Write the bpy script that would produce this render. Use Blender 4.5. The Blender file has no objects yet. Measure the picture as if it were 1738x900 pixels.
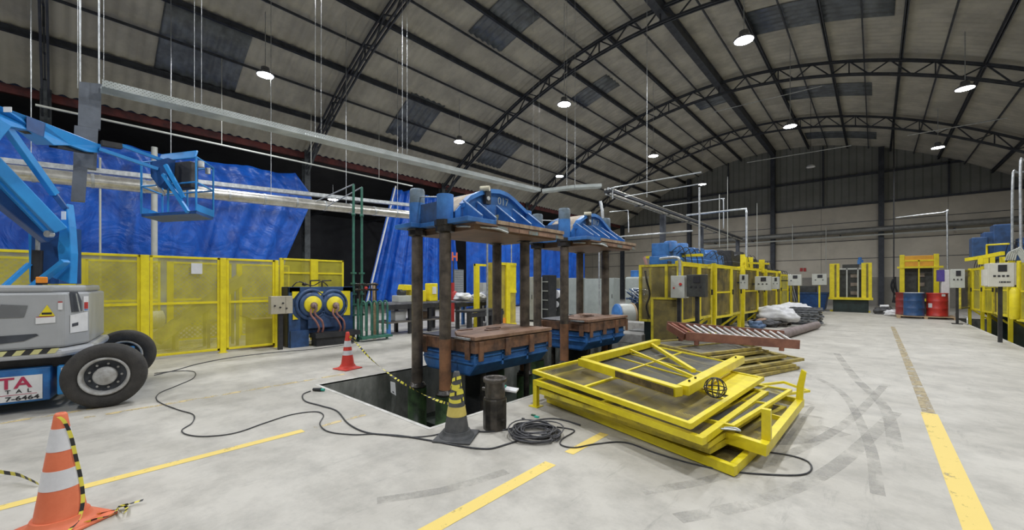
import bpy, bmesh, math, random
from mathutils import Vector, Matrix, noise as mnoise
random.seed(7)
S = bpy.context.scene
COL = S.collection
PI = math.pi
# ------------------------------------------------------------------ camera
# x runs across the hall (towards the right-hand wall), y along it (towards the end wall), z up.
IMG_W, IMG_H, F_PX, CX, HORIZON, EYE = 1738.0, 900.0, 688.0, 869.0, 483.0, 1.6
YAW = math.atan2(616.0, F_PX)                      # the view turns this far left of the hall axis
FWD = Vector((-math.sin(YAW), math.cos(YAW), 0)); RGT = Vector((math.cos(YAW), math.sin(YAW), 0))
cam_data = bpy.data.cameras.new('camera'); cam = bpy.data.objects.new('camera', cam_data); COL.objects.link(cam)
cam.location = (0, 0, EYE); cam.rotation_euler = (PI/2, 0, YAW)
cam_data.sensor_width = 36.0; cam_data.lens = 36.0*F_PX/IMG_W
cam_data.shift_y = (HORIZON-IMG_H/2)/IMG_W
cam_data.clip_end = 200; cam_data.clip_start = 0.05
S.camera = cam
S.view_settings.view_transform = 'Standard'; S.view_settings.look = 'None'
S.view_settings.gamma = 1.0; S.view_settings.use_curve_mapping = False
S.view_settings.exposure = 0.0
LAMP_W = 232.0
LAMP_Z = 8.6
wd = bpy.data.worlds.new('world'); S.world = wd; wd.use_nodes = True
wd.node_tree.nodes['Background'].inputs[0].default_value = (0.02, 0.025, 0.04, 1)
wd.node_tree.nodes['Background'].inputs[1].default_value = 0.3
def new_light(name, loc, watts, size=0.4, color=(0.93, 0.96, 1.0)):
    l = bpy.data.lights.new(name, 'AREA'); l.shape = 'DISK'; l.size = size; l.energy = watts; l.color = color
    o = bpy.data.objects.new(name, l); o.location = loc; COL.objects.link(o); return o
# ------------------------------------------------------------------ measuring helpers: a sight line cut by a real plane gives a place
def ray(px, py):
    return FWD + RGT*((px-CX)/F_PX) + Vector((0, 0, 1))*((HORIZON-py)/F_PX)
EYEP = Vector((0, 0, EYE))
def at_z(px, py, z):
    r = ray(px, py); return EYEP + r*((z-EYE)/r.z)
def at_x(px, py, x):
    r = ray(px, py); return EYEP + r*(x/r.x)
def at_y(px, py, y):
    r = ray(px, py); return EYEP + r*(y/r.y)
def at_d(px, py, d): return EYEP + ray(px, py)*d
def at_n(px, py, p, n):
    r = ray(px, py); n = Vector(n); return EYEP + r*((Vector(p)-EYEP).dot(n)/r.dot(n))
# ------------------------------------------------------------------ materials
MATS = {}
def _nodes(name):
    m = bpy.data.materials.new(name); m.use_nodes = True; nt = m.node_tree
    return m, nt, nt.nodes, nt.links, nt.nodes['Principled BSDF']
def c4(c): return (c[0], c[1], c[2], 1.0)
def mat(name, c, c2=None, scale=3.0, rough=0.5, metal=0.0, detail=5.0, lo=0.4, hi=0.62, bump=0.0, bscale=30.0, stretch=(1, 1, 1), spec=0.5, emit=None, es=0.0):
    if name in MATS: return MATS[name]
    m, nt, N, L, b = _nodes(name)
    b.inputs['Base Color'].default_value = c4(c); b.inputs['Roughness'].default_value = rough
    b.inputs['Metallic'].default_value = metal; b.inputs['Specular IOR Level'].default_value = spec
    tc = N.new('ShaderNodeTexCoord'); mp = N.new('ShaderNodeMapping'); L.new(tc.outputs['Object'], mp.inputs[0])
    mp.inputs['Scale'].default_value = stretch
    if c2 is None: c2 = tuple(v*0.82 for v in c)
    n = N.new('ShaderNodeTexNoise'); n.inputs['Scale'].default_value = scale; n.inputs['Detail'].default_value = detail
    n.inputs['Roughness'].default_value = 0.65
    L.new(mp.outputs[0], n.inputs[0])
    r = N.new('ShaderNodeValToRGB'); r.color_ramp.elements[0].position = lo; r.color_ramp.elements[1].position = hi
    r.color_ramp.elements[0].color = c4(c2); r.color_ramp.elements[1].color = c4(c)
    L.new(n.outputs[0], r.inputs[0]); L.new(r.outputs[0], b.inputs['Base Color'])
    if bump > 0:
        n2 = N.new('ShaderNodeTexNoise'); n2.inputs['Scale'].default_value = bscale; n2.inputs['Detail'].default_value = 3
        L.new(mp.outputs[0], n2.inputs[0])
        bp = N.new('ShaderNodeBump'); bp.inputs['Strength'].default_value = bump; bp.inputs['Distance'].default_value = 0.02
        L.new(n2.outputs[0], bp.inputs['Height']); L.new(bp.outputs[0], b.inputs['Normal'])
    if emit: b.inputs['Emission Color'].default_value = c4(emit); b.inputs['Emission Strength'].default_value = es
    MATS[name] = m; return m
def mesh_mat(name, c, c2, open_frac=0.45, pitch=0.03, dirt=3.0):
    """wire mesh: diamonds of wire with open gaps between them"""
    if name in MATS: return MATS[name]
    m, nt, N, L, b = _nodes(name)
    b.inputs['Roughness'].default_value = 0.55
    tc = N.new('ShaderNodeTexCoord')
    n = N.new('ShaderNodeTexNoise'); n.inputs['Scale'].default_value = dirt; n.inputs['Detail'].default_value = 4
    L.new(tc.outputs['Object'], n.inputs[0])
    r = N.new('ShaderNodeValToRGB'); r.color_ramp.elements[0].position = .4; r.color_ramp.elements[1].position = .62
    r.color_ramp.elements[0].color = c4(c2); r.color_ramp.elements[1].color = c4(c)
    L.new(n.outputs[0], r.inputs[0]); L.new(r.outputs[0], b.inputs['Base Color'])
    sx = N.new('ShaderNodeSeparateXYZ'); L.new(tc.outputs['Object'], sx.inputs[0])
    def mth(op, a, bb=None):
        q = N.new('ShaderNodeMath'); q.operation = op
        for i, v in enumerate((a, bb)):
            if v is None: continue
            if isinstance(v, (int, float)): q.inputs[i].default_value = v
            else: L.new(v, q.inputs[i])
        return q.outputs[0]
    # two families of crossing wires, along (x+y+z) and (x+y-z)
    xy = mth('ADD', sx.outputs[0], mth('MULTIPLY', sx.outputs[1], 1.03))
    w = []
    for s in (1.0, -1.0):
        a = mth('ADD', xy, mth('MULTIPLY', sx.outputs[2], s))
        w.append(mth('FRACT', mth('ADD', mth('MULTIPLY', a, 1.0/pitch), 1000.0)))
    thr = 1.0-math.sqrt(open_frac)
    solid = mth('MAXIMUM', mth('LESS_THAN', w[0], thr), mth('LESS_THAN', w[1], thr))
    tr = N.new('ShaderNodeBsdfTransparent'); mx = N.new('ShaderNodeMixShader')
    L.new(solid, mx.inputs[0]); L.new(tr.outputs[0], mx.inputs[1]); L.new(b.outputs[0], mx.inputs[2])
    L.new(mx.outputs[0], N['Material Output'].inputs['Surface'])
    MATS[name] = m; return m
def worn_paint(name, c, under_frac=0.42, scale=9.0, soft=.05):
    m, nt, N, L, b = _nodes(name)
    b.inputs['Base Color'].default_value = c4(c); b.inputs['Roughness'].default_value = 0.6
    tc = N.new('ShaderNodeTexCoord'); n = N.new('ShaderNodeTexNoise'); n.inputs['Scale'].default_value = scale; n.inputs['Detail'].default_value = 6; n.inputs['Roughness'].default_value = .75
    L.new(tc.outputs['Object'], n.inputs[0])
    r = N.new('ShaderNodeValToRGB'); r.color_ramp.elements[0].position = under_frac-soft; r.color_ramp.elements[1].position = under_frac+soft
    L.new(n.outputs[0], r.inputs[0])
    tr = N.new('ShaderNodeBsdfTransparent'); mx = N.new('ShaderNodeMixShader')
    L.new(r.outputs[0], mx.inputs[0]); L.new(tr.outputs[0], mx.inputs[1]); L.new(b.outputs[0], mx.inputs[2])
    L.new(mx.outputs[0], N['Material Output'].inputs['Surface']); MATS[name] = m; return m
# ------------------------------------------------------------------ mesh builder
def frame_of(d):
    d = Vector(d).normalized(); up = Vector((0, 0, 1))
    if abs(d.z) > 0.95: up = Vector((0, 1, 0))
    s = d.cross(up).normalized(); return d, s, s.cross(d).normalized()
class MB:
    def __init__(s): s.v = []; s.f = []; s.m = []; s.sm = []
    def add(s, vs, fs, mi=0, smooth=False):
        o = len(s.v); s.v += [Vector(v) for v in vs]
        for f in fs: s.f.append([o+i for i in f]); s.m.append(mi); s.sm.append(smooth)
        return s
    def box(s, a, b, mi=0):
        x0, x1 = sorted((a[0], b[0])); y0, y1 = sorted((a[1], b[1])); z0, z1 = sorted((a[2], b[2]))
        vs = [(x0,y0,z0),(x1,y0,z0),(x1,y1,z0),(x0,y1,z0),(x0,y0,z1),(x1,y0,z1),(x1,y1,z1),(x0,y1,z1)]
        return s.add(vs, [(0,3,2,1),(4,5,6,7),(0,1,5,4),(1,2,6,5),(2,3,7,6),(3,0,4,7)], mi)
    def obox(s, c, ax, ay, az, mi=0):
        c, ax, ay, az = Vector(c), Vector(ax)*.5, Vector(ay)*.5, Vector(az)*.5
        vs = [c-ax-ay-az, c+ax-ay-az, c+ax+ay-az, c-ax+ay-az, c-ax-ay+az, c+ax-ay+az, c+ax+ay+az, c-ax+ay+az]
        return s.add(vs, [(0,3,2,1),(4,5,6,7),(0,1,5,4),(1,2,6,5),(2,3,7,6),(3,0,4,7)], mi)
    def beam(s, p, q, w, h, up=None, mi=0):
        """a bar from p to q, w wide across and h deep along up"""
        p, q = Vector(p), Vector(q); d = q-p
        if up is None: dd, a, b = frame_of(d)
        else:
            b = Vector(up).normalized(); a = d.normalized().cross(b).normalized(); b = a.cross(d.normalized())
        return s.obox((p+q)/2, d, a*w, b*h, mi)
    def prism(s, poly, ext, mi=0):
        ext = Vector(ext); n = len(poly); a = [Vector(p) for p in poly]; b = [p+ext for p in a]
        s.add(a+b, [list(range(n))[::-1], list(range(n, 2*n))]+[(i, (i+1) % n, n+(i+1) % n, n+i) for i in range(n)], mi); return s
    def quad(s, a, b, c, d, mi=0): return s.add([a, b, c, d], [(0, 1, 2, 3)], mi)
    def tube(s, p, q, r, n=12, r2=None, mi=0, caps=True):
        p, q = Vector(p), Vector(q); d, a, b = frame_of(q-p); r2 = r if r2 is None else r2
        vs = [p+(a*math.cos(t)+b*math.sin(t))*r for t in [2*PI*i/n for i in range(n)]]
        vs += [q+(a*math.cos(t)+b*math.sin(t))*r2 for t in [2*PI*i/n for i in range(n)]]
        s.add(vs, [(i, (i+1) % n, n+(i+1) % n, n+i) for i in range(n)], mi, True)
        if caps: s.add(vs, [list(range(n))[::-1], list(range(n, 2*n))], mi)
        return s
    def path(s, pts, r, n=6, mi=0, closed=False):
        pts = [Vector(p) for p in pts]; k = len(pts)
        if k < 2: return s
        prev = None; rings = []
        for i, p in enumerate(pts):
            d = (pts[min(i+1, k-1)]-pts[max(i-1, 0)])
            if d.length < 1e-9: d = Vector((1, 0, 0))
            d.normalize()
            if prev is None: _, a, b = frame_of(d)
            else:
                a = prev-d*prev.dot(d)
                a = a.normalized() if a.length > 1e-6 else frame_of(d)[1]
                b = a.cross(d)
            prev = a; rings.append([p+(a*math.cos(t)+b*math.sin(t))*r for t in [2*PI*j/n for j in range(n)]])
        vs = [v for R in rings for v in R]; fs = []
        for i in range(k-1):
            for j in range(n): fs.append((i*n+j, i*n+(j+1) % n, (i+1)*n+(j+1) % n, (i+1)*n+j))
        s.add(vs, fs, mi, True); s.add(vs, [list(range(n))[::-1], [(k-1)*n+j for j in range(n)]], mi); return s
    def lathe(s, c, prof, n=24, axis=(0, 0, 1), mi=0, smooth=True, caps=True):
        """prof: (radius, height) pairs turned about axis through c"""
        c = Vector(c); d = Vector(axis).normalized(); _, a, b = frame_of(d); vs = []
        for r, h in prof:
            for j in range(n):
                t = 2*PI*j/n; vs.append(c+d*h+(a*math.cos(t)+b*math.sin(t))*r)
        k = len(prof); fs = []
        for i in range(k-1):
            for j in range(n): fs.append((i*n+j, (i*n+(j+1) % n), (i+1)*n+(j+1) % n, (i+1)*n+j))
        s.add(vs, fs, mi, smooth)
        if caps and prof[0][0] > 1e-4: s.add(vs[:n], [list(range(n))[::-1]], mi)
        if caps and prof[-1][0] > 1e-4: s.add(vs[-n:], [list(range(n))], mi)
        return s
    def grid(s, rows, mi=0, smooth=True, closed=False):
        k = len(rows[0]); vs = [v for r in rows for v in r]; fs = []
        for i in range(len(rows)-1):
            for j in range(k-1): fs.append((i*k+j, i*k+j+1, (i+1)*k+j+1, (i+1)*k+j))
        return s.add(vs, fs, mi, smooth)
    def build(s, name, mats, parent=None, bevel=0, solid=0, local=False):
        """links the mesh as one object; points are in the world unless the parent keeps its own frame (local)"""
        me = bpy.data.meshes.new(name)
        inv = None
        if parent is not None and not local: inv = world_of(parent).inverted()
        vs = [(inv @ v) if inv is not None else v for v in s.v]
        org = Vector((0, 0, 0))
        if parent is None and vs:
            lo = [min(v[i] for v in vs) for i in range(3)]; hi = [max(v[i] for v in vs) for i in range(3)]
            org = Vector(((lo[0]+hi[0])/2, (lo[1]+hi[1])/2, lo[2]))
            vs = [v-org for v in vs]
        me.from_pydata([tuple(v) for v in vs], [], s.f)
        for m in (mats if isinstance(mats, (list, tuple)) else [mats]): me.materials.append(m)
        me.polygons.foreach_set('material_index', s.m); me.polygons.foreach_set('use_smooth', s.sm)
        me.update()
        bm = bmesh.new(); bm.from_mesh(me); bmesh.ops.remove_doubles(bm, verts=bm.verts, dist=1e-5) if False else None
        bmesh.ops.recalc_face_normals(bm, faces=bm.faces); bm.to_mesh(me); bm.free()
        o = bpy.data.objects.new(name, me); COL.objects.link(o); o.location = org
        if parent is not None: o.parent = parent; o.location = (0, 0, 0)
        if bevel: md = o.modifiers.new('bevel', 'BEVEL'); md.width = bevel; md.segments = 2; md.limit_method = 'ANGLE'
        if solid: md = o.modifiers.new('solid', 'SOLIDIFY'); md.thickness = solid; md.offset = 0
        return o
def world_of(o):
    M = Matrix.Translation(o.location) @ o.rotation_euler.to_matrix().to_4x4()
    return (world_of(o.parent) @ M) if o.parent else M
def tag(o, label=None, cat=None, group=None, kind=None):
    if label: o['label'] = label
    if cat: o['category'] = cat
    if group: o['group'] = group
    if kind: o['kind'] = kind
    return o
def thing(name, label, cat, loc=(0, 0, 0), rz=0.0, group=None):
    o = bpy.data.objects.new(name, None); o.location = loc; o.rotation_euler = (0, 0, rz); COL.objects.link(o)
    o.empty_display_size = 0.2
    return tag(o, label, cat, group)
def struct(name, mb, m, parent=None, **k):
    o = mb.build(name, m, parent, **k)
    if parent is None: o['kind'] = 'structure'
    return o
def copy_tree(o, parent=None):
    c = o.copy(); COL.objects.link(c)
    if parent is not None: c.parent = parent
    for ch in list(o.children): copy_tree(ch, c)
    return c
def smooth_pts(P, n=8):
    P = [Vector(p) for p in P]; out = []
    for i in range(len(P)-1):
        p0, p1, p2, p3 = P[max(i-1, 0)], P[i], P[i+1], P[min(i+2, len(P)-1)]
        for k in range(n):
            t = k/n
            out.append(0.5*((2*p1)+(p2-p0)*t+(2*p0-5*p1+4*p2-p3)*t*t+(3*p1-p0-3*p2+p3)*t**3))
    out.append(P[-1]); return out
_font_cache = {}
def text_mb(mb, txt, org, right, up, height, mi=0, depth=0.002, align='LEFT', bold=0.0, wide=1.0):
    """lettering as raised mesh: org is the base line start, right and up are unit directions"""
    key = (txt, align, bold)
    if key not in _font_cache:
        cu = bpy.data.curves.new('t', 'FONT'); cu.body = txt; cu.align_x = align; cu.extrude = 0.5; cu.offset = bold; cu.resolution_u = 3
        ob = bpy.data.objects.new('t', cu); COL.objects.link(ob); dg = bpy.context.evaluated_depsgraph_get()
        me = bpy.data.meshes.new_from_object(ob.evaluated_get(dg))
        _font_cache[key] = ([v.co.copy() for v in me.vertices], [list(p.vertices) for p in me.polygons])
        bpy.data.objects.remove(ob); bpy.data.curves.remove(cu); bpy.data.meshes.remove(me)
    vs, fs = _font_cache[key]; right, up = Vector(right).normalized(), Vector(up).normalized(); nrm = right.cross(up)
    org = Vector(org); k = height/0.69
    mb.add([org+right*v.x*k*wide+up*v.y*k+nrm*(v.z*depth) for v in vs], fs, mi)
# ------------------------------------------------------------------ materials of the hall
m_roof = mat('fibre_cement_roof', (.50, .475, .40), (.37, .35, .30), scale=.8, rough=.85)
m_sky = mat('roof_light_sheet', (.16, .18, .20), (.09, .10, .11), scale=2, rough=.35)
m_steel = mat('dark_steel', (.06, .067, .08), (.036, .04, .05), scale=3, rough=.6)
m_red = mat('red_oxide', (.16, .035, .03), (.07, .02, .02), scale=2, rough=.7)
m_lean = mat('lean_to_cladding', (.035, .036, .04), (.02, .02, .024), scale=.6, rough=.8)
m_cladd = mat('dark_cladding', (.125, .13, .125), (.085, .09, .09), scale=.6, rough=.7)
m_black = mat('black_paint', (.015, .015, .018), (.03, .03, .03), scale=5, rough=.5)
m_galv = mat('galvanised', (.62, .64, .64), (.42, .44, .45), scale=9, rough=.38, metal=.6)
m_duct = mat('duct_metal', (.78, .76, .70), (.55, .53, .48), scale=4, rough=.3, metal=.75)
def floor_mat():
    m, nt, N, L, b = _nodes('concrete_floor')
    tc = N.new('ShaderNodeTexCoord')
    def noise(sc, det, ro=.6, st=(1, 1, 1)):
        mp = N.new('ShaderNodeMapping'); mp.inputs['Scale'].default_value = st; L.new(tc.outputs['Object'], mp.inputs[0])
        n = N.new('ShaderNodeTexNoise'); n.inputs['Scale'].default_value = sc; n.inputs['Detail'].default_value = det; n.inputs['Roughness'].default_value = ro
        L.new(mp.outputs[0], n.inputs[0]); return n.outputs[0]
    def ramp(x, p0, c0, p1, c1):
        r = N.new('ShaderNodeValToRGB'); r.color_ramp.elements[0].position = p0; r.color_ramp.elements[1].position = p1
        r.color_ramp.elements[0].color = c4(c0); r.color_ramp.elements[1].color = c4(c1); L.new(x, r.inputs[0]); return r.outputs[0]
    def mix(t, a, bb, x):
        q = N.new('ShaderNodeMix'); q.data_type = 'RGBA'; q.blend_type = t
        if isinstance(x, float): q.inputs[0].default_value = x
        else: L.new(x, q.inputs[0])
        L.new(a, q.inputs[6]); L.new(bb, q.inputs[7]); return q.outputs[2]
    base = ramp(noise(.55, 6, .7), .3, (.42, .395, .345), .68, (.59, .56, .50))
    blot = ramp(noise(2.3, 8, .7), .34, (.72, .72, .72), .56, (1, 1, 1))
    scuff = ramp(noise(1.1, 5, .8, (6, .8, 1)), .30, (.70, .70, .70), .42, (1, 1, 1))
    spec = ramp(noise(26, 3, .6), .25, (.8, .8, .8), .42, (1, 1, 1))
    c = mix('MULTIPLY', base, blot, .85); c = mix('MULTIPLY', c, scuff, .7); c = mix('MULTIPLY', c, spec, .5)
    L.new(c, b.inputs['Base Color'])
    rr = N.new('ShaderNodeMapRange'); L.new(noise(1.4, 5), rr.inputs[0]); rr.inputs[3].default_value = .38; rr.inputs[4].default_value = .7
    L.new(rr.outputs[0], b.inputs['Roughness'])
    MATS['concrete_floor'] = m; return m
m_floor = floor_mat()
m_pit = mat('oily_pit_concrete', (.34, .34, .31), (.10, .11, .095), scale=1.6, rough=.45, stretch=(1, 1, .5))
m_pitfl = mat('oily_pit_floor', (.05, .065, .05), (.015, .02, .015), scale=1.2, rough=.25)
m_wall = mat('precast_wall', (.40, .38, .335), (.34, .325, .285), scale=.5, rough=.8)
m_walld = mat('grey_wall_paint', (.30, .28, .24), (.23, .215, .185), scale=.8, rough=.7)
def lined(name, c, c2, pitch, axis, dark=.6, width=.12, bump=0.0):
    """painted face with seams every pitch metres"""
    m = mat(name, c, c2, scale=.5, rough=.75); nt = m.node_tree; N, L = nt.nodes, nt.links; b = N['Principled BSDF']
    tc = N.new('ShaderNodeTexCoord'); sx = N.new('ShaderNodeSeparateXYZ'); L.new(tc.outputs['Object'], sx.inputs[0])
    a = N.new('ShaderNodeMath'); a.operation = 'MULTIPLY'; L.new(sx.outputs[axis], a.inputs[0]); a.inputs[1].default_value = 1/pitch
    f = N.new('ShaderNodeMath'); f.operation = 'FRACT'; L.new(a.outputs[0], f.inputs[0])
    l = N.new('ShaderNodeMath'); l.operation = 'LESS_THAN'; L.new(f.outputs[0], l.inputs[0]); l.inputs[1].default_value = width
    src = b.inputs['Base Color'].links[0].from_socket
    q = N.new('ShaderNodeMix'); q.data_type = 'RGBA'; q.blend_type = 'MULTIPLY'; L.new(l.outputs[0], q.inputs[0]); L.new(src, q.inputs[6]); q.inputs[7].default_value = (dark, dark, dark, 1)
    L.new(q.outputs[2], b.inputs['Base Color']); return m
# ------------------------------------------------------------------ hall shell
RX, RZ, RK = -6.5, 13.1, 0.026            # ridge position, ridge height, fall of the curve
HALF = 14.0
Y0, Y1 = -9.0, 41.0
XL, XR = RX-HALF, RX+HALF
def roof_z(x): return RZ-RK*(x-RX)**2
# floor with the two press pits left open
PIT = (-6.6, -3.7, 2.76, 11.3)
PITR = (2.8, 6.8, 12.0, 28.4)
mb = MB()
ys = [Y0, PIT[2], PIT[3], PITR[2], PITR[3], Y1]
def fq(x0, x1, y0, y1): mb.quad((x0, y0, 0), (x1, y0, 0), (x1, y1, 0), (x0, y1, 0))
fq(-28, XR, ys[0], ys[1]); fq(-28, PIT[0], ys[1], ys[2]); fq(PIT[1], XR, ys[1], ys[2]); fq(-28, XR, ys[2], ys[3])
fq(-28, PITR[0], ys[3], ys[4]); fq(PITR[1], XR, ys[3], ys[4]); fq(-28, XR, ys[4], ys[5])
struct('floor', mb, m_floor)
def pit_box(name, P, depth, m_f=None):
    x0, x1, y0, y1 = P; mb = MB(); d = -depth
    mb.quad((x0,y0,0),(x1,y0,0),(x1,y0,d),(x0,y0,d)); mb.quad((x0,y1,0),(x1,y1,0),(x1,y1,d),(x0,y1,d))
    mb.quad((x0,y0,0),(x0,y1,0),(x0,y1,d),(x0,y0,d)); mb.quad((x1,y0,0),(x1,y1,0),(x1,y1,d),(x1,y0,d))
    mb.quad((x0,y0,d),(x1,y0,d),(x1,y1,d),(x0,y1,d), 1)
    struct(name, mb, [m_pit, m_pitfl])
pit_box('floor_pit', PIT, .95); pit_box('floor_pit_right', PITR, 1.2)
mb = MB()
for (x0, x1, y0, y1) in (PIT, PITR):     # pale cast kerb flush round each pit
    w = .05
    mb.box((x0-w, y0-w, -.02), (x1+w, y0, .004)); mb.box((x0-w, y1, -.02), (x1+w, y1+w, .004))
    mb.box((x0-w, y0, -.02), (x0, y1, .004)); mb.box((x1, y0, -.02), (x1+w, y1, .004))
struct('trim_1', mb, mat('pit_kerb', (.62, .6, .56), (.45, .44, .4), scale=5, rough=.7))
# paint on the floor
m_line = worn_paint('worn_yellow_line', (.82, .62, .17), .36, 7)
m_lined = worn_paint('rubbed_out_line', (.40, .32, .18), .47, 4)
m_linef = worn_paint('faded_yellow_line', (.66, .52, .26), .50, 5)
for nm, x, y0, y1, w, m in (('floor_marking_right', .50, .3, 7.2, .15, m_line), ('floor_marking_right', .50, 7.2, 21, .12, m_lined), ('floor_marking_middle', -2.16, 1.2, 2.93, .12, m_line),
                            ('floor_marking_middle', -2.16, 3.22, 3.9, .10, m_line), ('floor_marking_left', -4.66, -2.0, 1.78, .105, m_line),
                            ('floor_marking_left', -4.66, 1.9, 2.5, .07, m_linef), ('floor_marking_far_left', -7.05, .2, 3.4, .09, m_linef), ('floor_marking_far_left', -7.5, -.9, .45, .09, m_linef)):
    mb = MB().quad((x-w/2, y0, .002), (x+w/2, y0, .002), (x+w/2, y1, .002), (x-w/2, y1, .002)); struct(nm, mb, m)
# tyre marks and dark rubs on the right-hand floor
m_rub_ = worn_paint('tyre_rub', (.40, .385, .35), .60, 1.6, .2); m_rub2 = worn_paint('dark_smear', (.36, .345, .315), .62, 1.6, .2)
for k, (P, w, m) in enumerate(([[(1090, 835), (1200, 815), (1330, 775), (1440, 715), (1500, 655)], .10, m_rub_], [[(1150, 880), (1290, 850), (1420, 790), (1520, 700)], .12, m_rub_], [[(1330, 620), (1420, 660), (1470, 740), (1490, 840)], .09, m_rub_],
        [[(1380, 690), (1340, 740), (1310, 790)], .05, m_rub2], [[(640, 850), (760, 830), (860, 800)], .10, m_rub_], [[(1210, 700), (1290, 745), (1420, 730)], .3, m_rub2], [[(1420, 600), (1450, 640), (1500, 690), (1520, 760)], .12, m_rub_])):
    pts = smooth_pts([at_z(x, y, .0012+.0002*k) for x, y in P], 8); rows = []
    for i, q in enumerate(pts):
        d = (pts[min(i+1, len(pts)-1)]-pts[max(i-1, 0)]).normalized(); s_ = Vector((-d.y, d.x, 0))*w/2; rows.append([q-s_, q+s_])
    struct('floor_stain', MB().grid(rows), m)
# roof: fibre-cement sheets, corrugations running down the slope
mb = MB(); pitch = .34; ny = int((Y1-Y0)/pitch*6); nx = 28
rows = []
for i in range(ny+1):
    y = Y0+(Y1-Y0)*i/ny; h = .035*math.sin(2*PI*y/pitch)
    rows.append([Vector((XL+2*HALF*j/nx, y, roof_z(XL+2*HALF*j/nx)+h)) for j in range(nx+1)])
mb.grid(rows); struct('ceiling', mb, m_roof)
def on_roof(px, py):
    r = ray(px, py); t = 1.0
    while t < 60:
        p = EYEP+r*t
        if p.z >= roof_z(p.x): return p
        t += .02
    return p
for k, (px, py, w, l) in enumerate(((345, 88, 2.45, 2.4), (857, 38, 2.3, 2.0), (705, 200, 2.3, 2.0), (850, 255, 2.3, 2.2), (1010, 155, 2.3, 1.6), (1385, 18, 4.6, 2.0), (1400, 153, 4.0, 1.8), (1425, 228, 4.0, 1.6), (1215, 170, 2.2, 1.5), (700, 218, 2.2, .8))):
    p = on_roof(px, py); mb = MB(); rows = []
    n = int(l/pitch*6)
    for i in range(n+1):
        y = p.y-l/2+l*i/n; h = .035*math.sin(2*PI*y/pitch)
        rows.append([Vector((p.x-w/2+w*j/4, y, roof_z(p.x-w/2+w*j/4)+h-.03)) for j in range(5)])
    mb.grid(rows); struct('skylight', mb, m_sky, solid=.006)
# purlins, ridge beam and sag rods
def purlin(x, w=.11, h=.2, name='ceiling_purlin'):
    z = roof_z(x)-.06
    mb = MB().box((x-w/2, Y0, z-.02), (x+w/2, Y1, z)).box((x-w/2, Y0, z-h), (x+w/2, Y1, z-h+.02)).box((x-.015, Y0, z-h), (x+.015, Y1, z))
    struct(name, mb, m_steel)
SP = 2.45
for k in range(1, 6):
    for s in (-1, 1): purlin(RX+s*k*SP)
mb = MB().box((RX-.2, Y0, RZ-.12), (RX+.2, Y1, RZ-.08)).box((RX-.16, Y0, RZ-.5), (RX+.16, Y1, RZ-.12)); struct('ceiling_ridge_beam', mb, m_steel)
for k in range(5):
    for s in (-1, 1):
        x = RX+s*(k+.5)*SP; mb = MB().box((x-.025, Y0, roof_z(x)-.2), (x+.025, Y1, roof_z(x)-.12)); struct('ceiling_sag_rod', mb, m_steel)
# arched lattice trusses and the columns that carry them
TY = [-.3, 8.0, 16.3, 24.6, 32.9]
for ty in TY:
    mb = MB(); n = 40
    def tp(i, d): x = XL+2*HALF*i/n; return Vector((x, ty, roof_z(x)-.26-d))
    for i in range(n):
        for dy in (-.07, .07):
            o = Vector((0, dy, 0))
            mb.beam(tp(i, 0)+o, tp(i+1, 0)+o, .05, .09, up=(0, 0, 1)); mb.beam(tp(i, .62)+o, tp(i+1, .62)+o, .05, .09, up=(0, 0, 1))
        if i % 2 == 0: mb.beam(tp(i, 0), tp(i+1, .62), .05, .05)
        else: mb.beam(tp(i, .62), tp(i+1, 0), .05, .05)
        if i % 4 == 0: mb.beam(tp(i, 0), tp(i, .62), .05, .05)
    struct('ceiling_truss', mb, m_steel)
    mb = MB(); x = XL-.1
    for dx in (-.16, .16): mb.box((x+dx-.03, ty-.13, 0), (x+dx+.03, ty+.13, 8.1))
    for i in range(20): mb.beam((x-.14, ty, .4*i), (x+.14, ty, .4*(i+1)) if i % 2 == 0 else (x-.14, ty, .4*(i+1)), .2, .03, up=(1, 0, 0))
    mb.box((x-.14, ty-.015, 0), (x+.14, ty+.015, 8.0))
    mb.beam((x+.2, ty, 6.9), (x+1.3, ty, 8.0), .08, .08)
    struct('wall_column_left', mb, mat('column_steel', (.075, .085, .09), (.04, .045, .05), scale=4, rough=.6))
# eave beam (red oxide), gutter board and lean-to beyond the left columns
mb = MB().box((XL-.25, Y0, 7.72), (XL-.1, Y1, 8.0)); struct('trim_2', mb, m_red)
mb = MB()
mb.quad((XL-.2, Y0, 7.75), (XL-.2, Y1, 7.75), (-28, Y1, 6.3), (-28, Y0, 6.3)); struct('ceiling_lean_to', mb, m_lean)
mb = MB().quad((-28, Y0, 0), (-28, Y1, 0), (-28, Y1, 6.3), (-28, Y0, 6.3)); struct('wall_left', mb, m_lean)
mb = MB()
for i in range(14): mb.box((-28, Y0+i*4, 6.1), (XL-.3, Y0+i*4+.08, 6.25))
struct('ceiling_lean_to_rafter', mb, m_steel)
mb = MB().quad((XR, Y0, 0), (XR, Y1, 0), (XR, Y1, roof_z(XR)), (XR, Y0, roof_z(XR))); struct('wall_right', mb, m_wall)
def gable(y, z0, mb, mi=0, zc=None, x0=XL, x1=XR):
    n = 28; poly = [(x0, y, z0), (x1, y, z0)]+[(x1+(x0-x1)*i/n, y, roof_z(x1+(x0-x1)*i/n)) for i in range(n+1)]
    mb.add(poly, [list(range(len(poly)))], mi)
mb = MB(); gable(Y0, 0, mb); mb.quad((-28, Y0, 0), (XL, Y0, 0), (XL, Y0, 7.7), (-28, Y0, 6.3)); struct('wall_rear', mb, m_cladd)
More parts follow.
